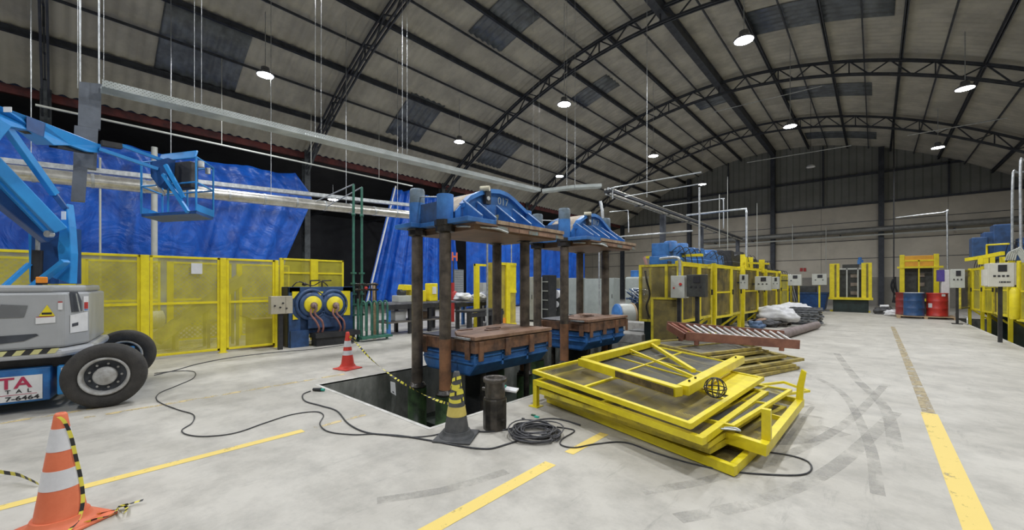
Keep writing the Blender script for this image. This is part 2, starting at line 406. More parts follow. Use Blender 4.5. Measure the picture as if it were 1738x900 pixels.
# end wall: painted dado, precast panels, cladding above
m_endclad = lined('end_cladding', (.26, .265, .24), (.21, .215, .195), .45, 0, .72, .2)
m_precast = lined('end_precast', (.62, .565, .465), (.52, .475, .39), 3.5, 0, .6, .012)
mb = MB(); gable(Y1, 7.75, mb); struct('wall_end_cladding', mb, m_endclad)
mb = MB().quad((-28, Y1-.05, 2.15), (XR, Y1-.05, 2.15), (XR, Y1-.05, 7.75), (-28, Y1-.05, 7.75)); struct('wall_end', mb, m_precast)
mb = MB().quad((-28, Y1-.06, 0), (XR, Y1-.06, 0), (XR, Y1-.06, 2.15), (-28, Y1-.06, 2.15)); struct('wall_end_dado', mb, m_walld)
mb = MB()
for z in (7.75, 10.0): mb.box((XL, Y1-.2, z-.07), (XR, Y1-.02, z+.07))
for z in (3.6, 5.0, 6.4): mb.box((-28, Y1-.07, z-.02), (XR, Y1-.05, z+.02))
struct('trim_3', mb, m_steel)
for x in (-20.4, -13.4, -6.5, .35, 7.3):
    mb = MB().box((x-.16, Y1-.45, 0), (x+.16, Y1-.4, roof_z(x)-.1)).box((x-.16, Y1-.13, 0), (x+.16, Y1-.08, roof_z(x)-.1)).box((x-.02, Y1-.4, 0), (x+.02, Y1-.13, roof_z(x)-.1))
    struct('wall_column_end', mb, m_steel)
for x in (-10, -3.1, 3.8):
    struct('wall_post_end', MB().box((x-.05, Y1-.2, 7.8), (x+.05, Y1-.1, roof_z(x)-.1)), m_steel)
# ------------------------------------------------------------------ high-bay lamps
m_housing = mat('lamp_housing', (.30, .31, .33), (.2, .2, .22), scale=10, rough=.4, metal=.5)
m_lens = mat('lamp_lens', (1, 1, 1), (1, 1, 1), emit=(.93, .96, 1.0), es=60.0)
def lamp(x, y, label, light=True, z=LAMP_Z, r=.24, group='high-bay lamps under the roof', watts=None):
    top = roof_z(x)-.4 if x > XL else 7.0
    t = thing('high_bay_lamp', label, 'lamp', (x, y, z), 0, group)
    MB().lathe((0, 0, 0), [(r+.03, 0), (r+.03, .03), (r*.8, .10), (r*.55, .14), (r*.5, .26), (.03, .28)], 20).build('housing', m_housing, t, local=True)
    MB().lathe((0, 0, -.012), [(0.001, -.012), (r*.7, -.008), (r, .01)], 20).build('lens', m_lens, t, local=True)
    MB().tube((0, 0, .27), (0, 0, top-z), .012, 6).build('drop_rod', m_galv, t, local=True)
    if light:
        l = new_light('high_bay_light', (0, 0, -.05), watts or LAMP_W, r*2); l.parent = t
    return t
rows_x = {'right': 2.4, 'second': -2.8, 'third': -9.0, 'left': -15.2}
LY = [-4.0, 4.6, 13.1, 21.6, 30.0]
seen = {('right', 21.6): 'bright high-bay lamp, nearer of the two at the right of the roof', ('right', 30.0): 'bright high-bay lamp, farther of the two at the right, before the end gable',
        ('second', 13.1): 'largest bright high-bay lamp hanging right of the ridge beam near the top', ('second', 21.6): 'bright high-bay lamp hanging beside the ridge beam before the gable',
        ('third', 4.6): 'high-bay lamp cut by the top edge of the photo, left of the middle', ('third', 13.1): 'bright high-bay lamp straight above the two blue presses',
        ('third', 21.6): 'bright high-bay lamp above the white cable pipes behind the second press', ('third', 30.0): 'small bright high-bay lamp far back above the blue head of the caged press',
        ('left', 4.6): 'bright high-bay lamp beside the dark roof sheet over the boom lift', ('left', 13.1): 'bright high-bay lamp over the cable tray, left of the first press',
        ('left', 21.6): 'small high-bay lamp directly below the lamp over the presses', ('left', 30.0): 'tiny far high-bay lamp just over the bend of the cable tray'}
for rn, x in rows_x.items():
    for y in LY:
        lab = seen.get((rn, y))
        if lab: lamp(x, y, lab)
        elif (rn, y) != ('second', 30.0):   # that one hangs unlit; the others stand outside the photo and still light the hall
            lamp(x, y, 'high-bay lamp of the rows that hang outside the photo', group='high-bay lamps outside the photo')
lamp(-21.9, 9.9, 'lone low lamp glowing under the dark lean-to between the blue tarpaulins', z=6.2, group=None, watts=60)
# ------------------------------------------------------------------ shared paints
m_yel = mat('safety_yellow', (.86, .72, .02), (.74, .60, .02), scale=5, rough=.4)
m_yeld = mat('soiled_yellow', (.72, .60, .04), (.32, .26, .05), scale=4, rough=.5, lo=.32, hi=.55)
m_blue = mat('press_blue', (.05, .20, .52), (.03, .12, .34), scale=3, rough=.45)
m_blued = mat('dark_machine_blue', (.03, .085, .22), (.02, .05, .12), scale=4, rough=.5)
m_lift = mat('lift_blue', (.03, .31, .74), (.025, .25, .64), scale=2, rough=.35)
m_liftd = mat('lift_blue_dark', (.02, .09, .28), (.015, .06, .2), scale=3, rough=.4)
m_grey = mat('cover_grey', (.40, .41, .42), (.36, .37, .38), scale=1.5, rough=.4)
m_greyl = mat('light_enclosure_grey', (.52, .53, .48), (.45, .46, .42), scale=3, rough=.45)
m_rub = mat('tyre_rubber', (.05, .046, .042), (.032, .03, .028), scale=6, rough=.8, bump=.3, bscale=60)
m_white = mat('white_label', (.75, .75, .75), (.68, .68, .68), scale=8, rough=.5)
m_crim = mat('crimson_print', (.45, .03, .09), (.42, .03, .08), rough=.5)
m_ink = mat('black_print', (.02, .02, .025), (.02, .02, .025), rough=.5)
m_redp = mat('red_paint', (.55, .04, .03), (.4, .03, .03), scale=5, rough=.5)
m_orange = mat('orange_plastic', (.85, .30, .03), (.8, .26, .02), rough=.4)
m_green = mat('dark_green_paint', (.04, .17, .11), (.03, .11, .08), scale=5, rough=.5)
m_rust = mat('rusty_steel', (.26, .13, .07), (.09, .055, .04), scale=6, rough=.65, lo=.35, hi=.65)
m_rustl = mat('rusty_planed_steel', (.33, .20, .13), (.20, .11, .07), scale=4, rough=.55, stretch=(6, 1, 1))
m_col = mat('greasy_column_steel', (.19, .155, .125), (.055, .048, .042), scale=3.5, rough=.38, metal=.35, lo=.35, hi=.65)
m_colr = mat('rusty_column_steel', (.36, .17, .085), (.16, .085, .05), scale=3.5, rough=.5, metal=.1, lo=.35, hi=.65)
m_oil = mat('oily_dark_steel', (.085, .075, .065), (.03, .028, .026), scale=5, rough=.35, metal=.5)
m_mesh = mesh_mat('yellow_wire_mesh', (.62, .55, .04), (.46, .40, .04), .33, .024)
m_meshd = mesh_mat('soiled_wire_mesh', (.26, .20, .05), (.10, .08, .035), .30, .03)
m_copper = mat('copper_hose', (.35, .14, .11), (.22, .10, .08), scale=8, rough=.4)
m_ltgrn = mat('pale_lettering', (.55, .62, .55), (.45, .5, .5), rough=.6)
m_wood = mat('bare_timber', (.50, .36, .22), (.38, .26, .15), scale=6, rough=.7, stretch=(1, 1, 6))
m_conc = mat('concrete_block', (.40, .39, .37), (.30, .29, .27), scale=6, rough=.8)
# ------------------------------------------------------------------ blue articulated boom lift
LR = -math.radians(9.5)
LIFT = Vector((-8.55, .58, 0))
lift = thing('boom_lift', 'blue articulated boom lift with grey covers, parked beside the yellow fence', 'lift', LIFT, LR)
ln = Vector((math.cos(LR), math.sin(LR), 0)); lf = Vector((-math.sin(LR), math.cos(LR), 0))
def LW(x, y, z): return LIFT+ln*x+lf*y+Vector((0, 0, z))
def wheel(x, side):
    prof = [(.23, -.13), (.30, -.15), (.37, -.145), (.405, -.11), (.412, 0), (.405, .11), (.37, .145), (.30, .15), (.23, .13), (.215, .0), (.23, -.13)]
    c = LW(x, 0, .41)
    t = MB().lathe(c, prof, 48, ln, caps=False)
    w = t.build('wheel', m_rub, lift)
    s = side
    rim = MB().lathe(c, [(.23, s*.10), (.245, s*.15), (.235, s*.16), (.215, s*.15), (.20, s*.05)], 40, ln, caps=False)
    MB().lathe(c, [(.205, s*.02), (.205, s*.05), (.19, s*.055), (.12, s*.03), (.11, s*.05)], 36, ln, caps=False).build('wheel_disc', m_steel, w)
    rim.lathe(c, [(.115, s*.03), (.115, s*.13), (.10, s*.145), (.06, s*.145), (.05, s*.16), (.001, s*.16)], 32, ln, caps=False)
    for i in range(9):
        a = 2*PI*i/9; r = lf*math.cos(a)+Vector((0, 0, 1))*math.sin(a); rim.tube(c+r*.155+ln*s*.04, c+r*.155+ln*s*.075, .014, 6)
    rim.build('rim', mat('rim_grey', (.46, .46, .45), (.30, .29, .27), scale=8, rough=.5), w)
wheel(1.0, 1); wheel(-1.0, 1)
mb = MB()
mb.prism([LW(.86, -2.4, .14), LW(.86, -.52, .14), LW(.86, -.52, .56), LW(.86, -2.4, .56)], -ln*1.72); mb.build('chassis', mat('chassis_blue', (.03, .20, .52), (.02, .12, .36), scale=4, rough=.4), lift, bevel=.015)
mb = MB()
mb.prism([LW(.84, -.47, .18), LW(.84, .12, .22), LW(.84, .12, .52), LW(.84, -.47, .56)], -ln*.35)
mb.prism([LW(-.49, -.47, .18), LW(-.49, .14, .22), LW(-.49, .14, .56), LW(-.49, -.47, .58)], -ln*.35)
mb.obox(LW(0, -.05, .40), ln*1.5, lf*.34, Vector((0, 0, .26))); mb.tube(LW(-.95, 0, .41), LW(.95, 0, .41), .07, 16)
mb.build('axle_carrier', m_lift, lift, bevel=.02)
MB().obox(LW(0, -1.3, .64), ln*1.5, lf*1.9, Vector((0, 0, .20))).build('turntable_base', m_black, lift)
body = MB().prism([LW(-.75, -2.3, .80), LW(.95, -2.3, .80), LW(.95, -.44, .80), LW(.93, -.38, .80), LW(.55, -.22, .80), LW(-.75, -.22, .80)], (0, 0, .70)).build('cover', m_grey, lift, bevel=.03)
MB().prism([LW(-.7, -2.25, 1.50), LW(.93, -2.25, 1.50), LW(.93, -.50, 1.50), LW(.8, -.36, 1.50), LW(.5, -.26, 1.50), LW(-.7, -.26, 1.50)], (0, 0, .09)).build('top_cover', m_grey, body, bevel=.03)
MB().prism([LW(-.75, -2.3, .68), LW(.98, -2.3, .68), LW(.98, -.40, .68), LW(.60, -.16, .68), LW(-.75, -.16, .68)], (0, 0, .11)).build('bumper', mat('bumper_grey', (.50, .51, .53), (.42, .43, .45), scale=3, rough=.3), lift, bevel=.04)
# recesses, decals and the hazard strip on the near cover
sk = lambda y, z: LW(.955, y, z)
MB().prism([sk(-.93, 1.20), sk(-.72, 1.20), sk(-.69, 1.34), sk(-.90, 1.36)], ln*.004).build('recess', mat('recess_grey', (.2, .205, .21), (.14, .145, .15)), body); mb = MB()
mb.prism([sk(-1.0, .88), sk(-.72, .91), sk(-.60, .97), sk(-.62, .99), sk(-1.0, .98)], ln*.004); mb.build('recess', m_steel, body)
mb = MB(); mb.prism([sk(-.60, 1.205), sk(-.465, 1.205), sk(-.53, 1.345)], ln*.005); mb.prism([sk(-.575, 1.225), sk(-.49, 1.225), sk(-.49, 1.25), sk(-.575, 1.25)], ln*.007, 1); mb.build('warning_triangle', [m_yel, m_ink], body)
mb = MB(); mb.prism([sk(-.625, 1.11), sk(-.46, 1.12), sk(-.46, 1.20), sk(-.625, 1.19)], ln*.005); mb.prism([sk(-.438, 1.28), sk(-.40, 1.28), sk(-.40, 1.37), sk(-.438, 1.37)], ln*.005)
mb.prism([sk(-.62, 1.19), sk(-.47, 1.195), sk(-.47, 1.20), sk(-.62, 1.197)], ln*.007, 1); mb.prism([sk(-.438, 1.37), sk(-.40, 1.37), sk(-.40, 1.385), sk(-.438, 1.385)], ln*.007, 1); mb.build('decal', [m_white, m_redp], body)
d2 = (LW(.55, -.22, 0)-LW(.93, -.38, 0)).normalized(); o2 = LW(.93, -.38, 0)+Vector((d2.y, -d2.x, 0)).normalized()*.0; nn = Vector((0, 0, 1)).cross(d2)*-1
if nn.dot(LW(2, 1, 0)-LW(.9, -.3, 0)) < 0: nn = -nn
sf = lambda u, z: LW(.93, -.38, 0)+d2*u+nn*.004+Vector((0, 0, z))
mb = MB(); mb.prism([sf(.07, .97), sf(.19, .97), sf(.38, .97), sf(.38, 1.23), sf(.07, 1.20)], nn*.003); mb.prism([sf(.30, 1.24), sf(.39, 1.24), sf(.39, 1.44), sf(.30, 1.44)], nn*.004)
mb.prism([sf(.31, 1.27), sf(.38, 1.27), sf(.38, 1.36), sf(.31, 1.36)], nn*.006, 1); mb.prism([sf(.31, 1.25), sf(.38, 1.25), sf(.38, 1.265), sf(.31, 1.265)], nn*.006, 2); mb.build('decal', [m_white, m_redp, m_blue], body)
mb = MB(); mb.prism([sf(.10, 1.24), sf(.27, 1.24), sf(.27, 1.38), sf(.20, 1.50), sf(.06, 1.50)], nn*.003); mb.build('recess', m_steel, body); MB().prism([sf(.10, 1.05), sf(.20, 1.06), sf(.20, 1.10), sf(.10, 1.09)], nn*.008).build('vent_slot', m_steel, body)
MB().tube(sf(.14, 1.48)+nn*.02, sf(.19, 1.24)+nn*.03, .008).build('stay_rod', m_galv, body)
mb = MB()
for i in range(8):
    y = -.42-i*.14
    mb.prism([LW(.985, y, .80), LW(.985, y-.07, .80), LW(.985, y-.11, .74), LW(.985, y-.04, .74)], ln*.003, 0); mb.prism([LW(.985, y-.07, .80), LW(.985, y-.14, .80), LW(.985, y-.18, .74), LW(.985, y-.11, .74)], ln*.003, 1)
mb.build('hazard_strip', [mat('hazard_cream', (.62, .60, .28), (.55, .5, .2), rough=.6), m_black], lift)
# hire company board on the chassis side
cb = lambda y, z: LW(.865, y, z)
board = MB().prism([cb(-1.7, .17), cb(-.585, .17), cb(-.585, .475), cb(-1.7, .475)], ln*.008).build('sign_board', m_white, lift)
mb = MB()
text_mb(mb, 'TA', cb(-.675, .33)+ln*.012, lf, (0, 0, 1), .13, 0, .004, 'RIGHT', .02, 1.1)
mb.build('lettering', m_crim, board)
mb = MB(); text_mb(mb, 'T  A  L', cb(-.675, .270)+ln*.012, lf, (0, 0, 1), .044, 0, .004, 'RIGHT', .01, 1.15)
text_mb(mb, '7-6464', cb(-.61, .180)+ln*.012, lf, (0, 0, 1), .050, 0, .004, 'RIGHT', .02, 1.35); mb.build('lettering', m_ink, board)
MB().prism([cb(-1.5, .247), cb(-.63, .247), cb(-.63, .252), cb(-1.5, .252)], ln*.012).build('underline', m_crim, board)
MB().obox(LW(.845, -.38, .50), ln*.03, lf*.10, Vector((0, 0, .06))).build('decal', m_white, lift)
# mast, risers and boom: depths grow from left to right, the boom reaches away over the fence
def BP(px, py, d): return at_d(px, py, d)
mb = MB()
m0, m1 = BP(104, 476, 5.55), BP(104, 372, 5.55)
ar = RGT
mb.prism([BP(84, 470, 5.5), BP(118, 482, 5.5), BP(120, 430, 5.5), BP(117, 385, 5.5), BP(112, 345, 5.5), BP(103, 372, 5.5), BP(97, 420, 5.5), BP(100, 455, 5.5)], FWD*.10)
mb.build('mast', m_lift, lift, bevel=.01)
MB().prism([BP(50, 480, 5.9), BP(58, 480, 5.9), BP(54, 390, 5.9), BP(48, 388, 5.9)], FWD*.05).build('mast_plate', m_lift, lift)
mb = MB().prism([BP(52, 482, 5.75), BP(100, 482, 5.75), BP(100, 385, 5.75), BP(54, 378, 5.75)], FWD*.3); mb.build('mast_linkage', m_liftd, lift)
mb = MB().tube(BP(62, 478, 5.6), BP(64, 425, 5.6), .055, 12).tube(BP(64, 425, 5.6), BP(65, 385, 5.6), .025, 10, mi=1); mb.build('lift_cylinder', [m_black, m_galv], lift)
MB().beam(BP(-30, 520, 5.2), BP(50, 448, 5.55), .10, .05).beam(BP(40, 500, 5.35), BP(112, 443, 5.4), .10, .055).build('brace', m_lift, lift, bevel=.006)
mb = MB(); mb.beam(BP(102, 392, 5.4), BP(-60, 225, 4.75), .16, .14).beam(BP(88, 402, 5.5), BP(-60, 250, 4.85), .10, .05); mb.build('riser_arm', m_lift, lift, bevel=.012)
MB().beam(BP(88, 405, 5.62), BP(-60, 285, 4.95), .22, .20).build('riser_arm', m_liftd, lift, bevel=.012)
MB().beam(BP(55, 382, 5.6), BP(-40, 300, 5.1), .04, .06).build('tension_bar', mat('lift_teal', (.05, .30, .50), (.04, .2, .4), rough=.4), lift)
MB().beam(BP(8, 212, 4.85), BP(93, 330, 5.45), .07, .085).beam(BP(93, 330, 5.45), BP(112, 355, 5.5), .05, .06, mi=1).build('slave_link', [m_lift, m_liftd], lift, bevel=.006)
MB().tube(BP(88, 398, 5.35)-FWD*.06, BP(88, 398, 5.35), .045, 12).build('pivot_pin', m_galv, lift)
MB().obox(BP(108, 366, 5.42), ar*.055, FWD*.01, Vector((0, 0, .11))).build('decal', m_white, lift)
bpts = [(-90, 150, 4.35), (0, 180, 4.7), (60, 203, 5.1), (120, 228, 5.7), (172, 250, 6.25)]
mb = MB(); b0, b1 = BP(-90, 175, 4.35), BP(172, 253, 6.25)
mb.prism([BP(-90, 145, 4.4), BP(0, 180, 4.75), BP(62, 203, 5.15), BP(140, 233, 5.9), BP(172, 246, 6.25), BP(171, 260, 6.25), BP(150, 258, 6.0), BP(120, 247, 5.7), BP(92, 247, 5.4), BP(62, 224, 5.15), BP(20, 216, 4.85), BP(5, 232, 4.8), BP(0, 240, 4.75), BP(-90, 235, 4.4)], (b1-b0).cross(Vector((0, 0, 1))).normalized()*-.22); mb.build('boom', m_lift, lift, bevel=.01)
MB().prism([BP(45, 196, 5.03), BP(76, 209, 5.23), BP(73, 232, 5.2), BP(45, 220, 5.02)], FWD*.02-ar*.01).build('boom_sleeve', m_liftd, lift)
MB().beam(BP(90, 244, 5.55), BP(152, 256, 6.15), .10, .10).beam(BP(10, 205, 4.9), BP(70, 232, 5.35), .08, .08).build('cable_carrier', m_black, lift)
MB().obox(BP(13, 186, 4.72), ar*.09, FWD*.01, Vector((0, 0, .06))).build('decal', m_white, lift)
mb = MB().beam(BP(168, 253, 6.2), BP(268, 287, 6.75), .05, .05).beam(BP(172, 243, 6.3), BP(206, 249, 6.5), .09, .08, mi=1).beam(BP(206, 247, 6.5), BP(275, 272, 6.85), .05, .05); mb.build('jib', [m_lift, m_black], lift)
mb = MB().prism([BP(255, 275, 6.75), BP(285, 268, 6.75), BP(283, 302, 6.75), BP(270, 318, 6.75), BP(256, 300, 6.75)], FWD*.15); mb.build('jib_pivot', m_liftd, lift)
MB().beam(BP(281, 280, 6.65), BP(312, 336, 6.65), .04, .055).beam(BP(277, 296, 6.7), BP(319, 360, 6.6), .04, .055).beam(BP(266, 312, 6.8), BP(280, 332, 6.8), .03, .03, mi=1).build('jib_link', [m_lift, m_galv], lift)
# basket
bk_d = (BP(362, 330, 7.45)-BP(333, 330, 6.8)); bk_d.z = 0; bk_l = BP(245, 330, 7.1)-BP(333, 330, 6.8); bk_l.z = 0; bk_l = bk_l.normalized()*1.25
bk_o = BP(333, 330, 6.8); zf, zt = 2.84, 3.74
def K(a, b, z): p = bk_o+bk_l*a+bk_d*b; return Vector((p.x, p.y, z))
MB().prism([K(0, 0, zf-.05), K(1, 0, zf-.05), K(1, 1, zf-.05), K(0, 1, zf-.05)], (0, 0, .05)).build('basket_floor', m_liftd, lift)
mb = MB()
for z in (zt, zt-.42):
    for a, b in (((0, 0), (0, 1)), ((0, 1), (1, 1)), ((1, 1), (1, 0)), ((1, 0), (0, 0))): mb.tube(K(*a, z), K(*b, z), .016, 8)
for a, b in ((0, 0), (0, 1), (1, 1), (1, 0), (.5, 1), (.5, 0)): mb.tube(K(a, b, zf), K(a, b, zt), .016, 8)
for a, b in (((0, 0), (0, 1)), ((0, 1), (1, 1)), ((1, 1), (1, 0))): mb.prism([K(*a, zf), K(*b, zf), K(*b, zf+.12), K(*a, zf+.12)], FWD*.006)
mb.build('basket_rail', m_lift, lift)
MB().prism([K(.02, -.05, zt-.02), K(.68, -.05, zt-.02), K(.68, .1, zt+.14), K(.02, .1, zt+.14)], FWD*.05).build('basket_control_panel', m_lift, lift, bevel=.02)
MB().prism([K(.1, 0, zt-.5), K(.6, 0, zt-.5), K(.6, 0, zt-.05), K(.1, 0, zt-.05)], FWD*.18).build('control_housing', m_black, lift, bevel=.02)
mb = MB(); mb.tube(K(-.05, .1, zt-.06), K(-.05, .1, zt-.16), .05, 12); mb.tube(K(-.05, .5, zt-.10), K(-.05, .5, zt-.2), .04, 12); mb.build('work_light', m_galv, lift)
lo = LW(.55, -.55, 1.59)
bea = thing('beacon_lamp', 'small orange beacon on the grey cover of the boom lift', 'beacon', at_n(71, 478, LW(.7, 0, 0), ln)); bz = bea.location.copy(); bea.location.z = 1.597; bz.z = 1.59
bea.parent = None
MB().box((-.085, -.05, .02), (.085, .05, .10)).build('beacon_lens', m_orange, bea, local=True, bevel=.012)
MB().box((-.06, -.05, 0), (.06, .05, .025)).build('beacon_base', m_black, bea, local=True)
# ------------------------------------------------------------------ yellow mesh fence
FX = -11.4; FZ = 2.22
def fence_panel(name, label, p, q, z0=.06, z1=FZ, mid=1.16, group=None, m=None, bw=.05, posts=(1, 1), pw=.09, cat='fence panel', mids=None):
    p, q = Vector((p[0], p[1], 0)), Vector((q[0], q[1], 0)); d = (q-p).normalized(); L = (q-p).length
    t = thing(name, label, cat, ((p+q)/2), math.atan2(d.y, d.x), group); a, b = -L/2, L/2
    fr = MB()
    for z in (z0, z1-bw): fr.box((a, -.02, z), (b, .02, z+bw))
    for x in (a, b-bw): fr.box((x, -.02, z0), (x+bw, .02, z1))
    fr.build('frame', m_yel, t, local=True, bevel=.004)
    for mz in (mids or [mid]): MB().box((a, -.018, mz), (b, .018, mz+bw)).build('middle_rail', m_yel, t, local=True)
    MB().quad((a, 0, z0), (b, 0, z0), (b, 0, z1), (a, 0, z1)).build('wire_mesh', m or m_mesh, t, local=True)
    if posts[0]: MB().box((a-pw, -.05, 0), (a, .05, z1)).box((a-pw-.03, -.08, 0), (a+.03, .08, .012)).build('post', m_yel, t, local=True, bevel=.004)
    if posts[1]: MB().box((b, -.05, 0), (b+pw, .05, z1)).box((b-.03, -.08, 0), (b+pw+.03, .08, .012)).build('post', m_yel, t, local=True, bevel=.004)
    return t
def YF(px): return at_x(px, 500, FX).y
fence_panel('mesh_fence', 'yellow mesh fence panel directly behind the grey end of the boom lift', (FX, YF(122)), (FX, YF(238)), posts=(1, 1), pw=YF(254)-YF(238)-.01)
fence_panel('mesh_fence', 'middle yellow mesh fence panel with a white sheet, right of the widest post', (FX, YF(254)), (FX, YF(373)), posts=(0, 1), pw=YF(384)-YF(373)-.01)
fence_panel('mesh_fence', 'yellow mesh fence panel nearest the blue twin-roll machine', (FX, YF(384)), (FX, YF(466)), posts=(0, 1), pw=.08)
fence_panel('mesh_fence', 'yellow mesh fence panel hidden mostly behind the lift mast', (FX, YF(122)-1.35), (FX, YF(122)-.12), posts=(0, 0))
fence_panel('mesh_fence', 'low-seen yellow mesh fence panel rising behind the blue twin-roll machine', (-12.2, at_x(476, 460, -12.2).y+.03), (-12.2, at_x(583, 460, -12.2).y), z1=2.33, mids=[.9, 1.9, 1.42], posts=(1, 0), pw=.05)
MB().box((-12.16, at_x(525, 460, -12.2).y, .0), (-12.08, at_x(537, 460, -12.2).y, 2.33)).build('post', m_yel, bpy.data.objects['mesh_fence.004'])
for i, (y0, y1) in enumerate(((-1.2, .2), (.42, 1.8), (2.02, 3.4), (3.62, 5.0))):
    fence_panel('mesh_fence', ['yellow mesh panel at the back of the enclosure, behind the lift wheels', 'yellow mesh panel at the back of the enclosure, seen through the left fence panel',
        'yellow mesh panel at the back of the enclosure, behind the inclined conveyor', 'yellow mesh panel at the back of the enclosure, behind the carton'][i], (-14.2, y0), (-14.2, y1), posts=(1, 0), m=mesh_mat('dense_wire_mesh', (.42, .35, .05), (.34, .28, .05), .28, .024))
sheet = at_x(334, 456, FX+.03); tag(MB().box((sheet.x, sheet.y-.1, sheet.z-.12), (sheet.x+.006, sheet.y+.1, sheet.z+.12)).build('notice_sheet', m_white), 'white sheet of paper fixed high on the middle fence panel', 'paper')
cv = thing('inclined_conveyor', 'inclined belt conveyor climbing to the right behind the yellow fence', 'conveyor', (-12.6, 3.0, 0))
ca, cc = at_x(265, 585, -12.7), at_x(412, 475, -12.7); ca.z = max(ca.z, .25)
MB().beam(ca, cc, .5, .16).build('belt_bed', mat('conveyor_grey', (.22, .2, .14), (.15, .14, .1), rough=.6), cv)
MB().beam(ca+Vector((.28, 0, .06)), cc+Vector((.28, 0, .06)), .03, .22).beam(ca+Vector((-.28, 0, .06)), cc+Vector((-.28, 0, .06)), .03, .22).build('side_rail', mat('conveyor_side', (.3, .28, .2), (.2, .19, .14), rough=.5), cv)
for k in (.2, .55, .9):
    p = ca.lerp(cc, k)
    for sx in (-.22, .22): MB().box((p.x+sx-.03, p.y-.03, 0), (p.x+sx+.03, p.y+.03, p.z)).build('leg', mat('conveyor_side', (0, 0, 0)), cv)
for (px, s, lab) in ((448, .55, 'brown carton standing inside the fence by the blue twin-roll machine'),):
    p = at_x(px, 590, -12.0); p.z = 0
    t = thing('carton', lab, 'box', (-11.85, p.y-.1, 0)); MB().box((-.3, -.28, 0), (.3, .28, .72)).build('body', mat('cardboard', (.36, .25, .13), (.30, .2, .1), rough=.8), t, local=True)
    MB().prism([(-.3, -.28, .72), (.3, -.28, .72), (.36, -.42, .80), (-.24, -.42, .80)], (0, 0, .006)).prism([(-.3, .28, .72), (.3, .28, .72), (.36, .42, .79), (-.24, .42, .79)], (0, 0, .006)).build('flap', mat('cardboard', (0, 0, 0)), t, local=True)
# stacked chair-like yellow bins and drums glimpsed through the mesh
p = at_x(262, 560, -13.4); t = thing('machine_motor', 'pale motor unit glimpsed low behind the middle fence panel', 'motor', (-13.4, p.y, 0))
MB().box((-.25, -.3, 0), (.25, .3, .5)).lathe((0, -.2, .72), [(.2, 0), (.22, .04), (.22, .36), (.1, .4)], 18, (0, 1, 0)).build('body', m_greyl, t, local=True)
# ------------------------------------------------------------------ blue twin-roll machine
MX = -10.95; my0, my1 = at_x(491, 560, MX).y, at_x(600, 560, MX).y; mz = at_x(540, 487, MX).z
mill = thing('roll_mill', 'dark blue twin-roll machine with two yellow discs and copper hoses', 'machine', (MX-.3, (my0+my1)/2, 0))
mb = MB().box((MX-.55, my0, 0), (MX-.03, my0+.28, mz)).box((MX-.55, my1-.3, 0), (MX-.03, my1, mz)).box((MX-.5, my0, mz-.16), (MX-.03, my1, mz)).box((MX-.5, my0+.2, .3), (MX-.12, my1-.2, mz-.1)); mb.build('housing', m_blued, mill, bevel=.015)
MB().box((MX-.5, my0-.012, .02), (MX-.08, my0, mz-.02)).build('side_plate', m_black, mill)
cs = [at_x(530, 517, MX), at_x(567, 517, MX)]
mb = MB()
for c in cs: mb.lathe((MX-.04, c.y, c.z), [(.42, -.05), (.42, .03), (.38, .05), (.345, .05), (.345, .01), (.31, .01), (.31, .06), (.24, .07), (.001, .07)], 40, (1, 0, 0))
mb.box((MX-.04, cs[0].y, cs[0].z+.1), (MX+.0, cs[1].y, cs[0].z+.33)).box((MX-.04, cs[0].y-.1, cs[0].z-.62), (MX+.0, cs[1].y+.1, cs[0].z-.3)); mb.build('bearing_ring', mat('ring_blue', (.045, .10, .22), (.03, .06, .14), scale=5, rough=.45), mill)
for c in cs:
    dk = MB().lathe((MX+.035, c.y, c.z), [(.22, 0), (.22, .03), (.2, .045), (.1, .045), (.08, .06), (.001, .06)], 32, (1, 0, 0)).build('disc', m_yel, mill)
    mb = MB().lathe((MX+.09, c.y, c.z-.02), [(.085, 0), (.085, .05), (.06, .09), (.001, .09)], 18, (1, 0, 0))
    mb.path(smooth_pts([(MX+.16, c.y, c.z), (MX+.2, c.y+.02, c.z-.1), (MX+.15, c.y-.02, c.z-.2)], 5), .035, 8); mb.build('rotary_joint', mat('joint_brown', (.30, .2, .18), (.15, .1, .09), scale=9, rough=.5), dk)
    for o, bnd in ((-.08, .0), (.03, .04)):
        MB().path(smooth_pts([(MX+.15, c.y+o, c.z-.10), (MX+.19, c.y+o-.03, c.z-.25), (MX+.22, c.y+o+.08+bnd, c.z-.42), (MX+.22, c.y+o+.16, c.z-.6), (MX+.18, c.y+o+.15, c.z-.72)], 6), .026, 8).build('hose', m_copper, dk)
mb = MB()
def my(px, py): return at_x(px, py, MX)
def yq(pts): MB().prism([Vector((MX-.02, my(*p).y, my(*p).z)) for p in pts], (.03, 0, 0)).build('corner_plate', m_yel, mill)
yq([(496, 495), (508, 495), (503, 501), (498, 507), (496, 507)]); yq([(538, 495), (549, 495), (544, 502)]); yq([(578, 494), (594, 494), (594, 535), (583, 535), (583, 532), (588, 520), (587, 506)]); yq([(497, 533), (500, 537), (506, 542), (497, 543)])
MB().box((MX-.05, cs[0].y-.05, .22), (MX+.35, my1+.02, .34)).box((MX-.05, cs[0].y, 0), (MX+.28, my1-.1, .22)).build('drip_tray', m_black, mill)
MB().box((MX-.05, my0+.02, .0), (MX+.04, cs[0].y-.1, .42)).build('plinth', m_blued, mill)
mb = MB().path(smooth_pts([(MX-.1, my0+.1, mz), (MX-.05, my0+.25, mz+.13), (MX-.1, my0+.6, mz+.03), (MX, my0+.8, mz+.14), (MX-.08, my0+1.0, mz+.02)], 6), .015, 6)
for y in (.55, .85): mb.tube((MX-.1, my0+y, mz), (MX-.1, my0+y, mz+.16), .02, 8).tube((MX-.1, my0+y, mz+.16), (MX-.1, my0+y+.25, mz+.17), .018, 8)
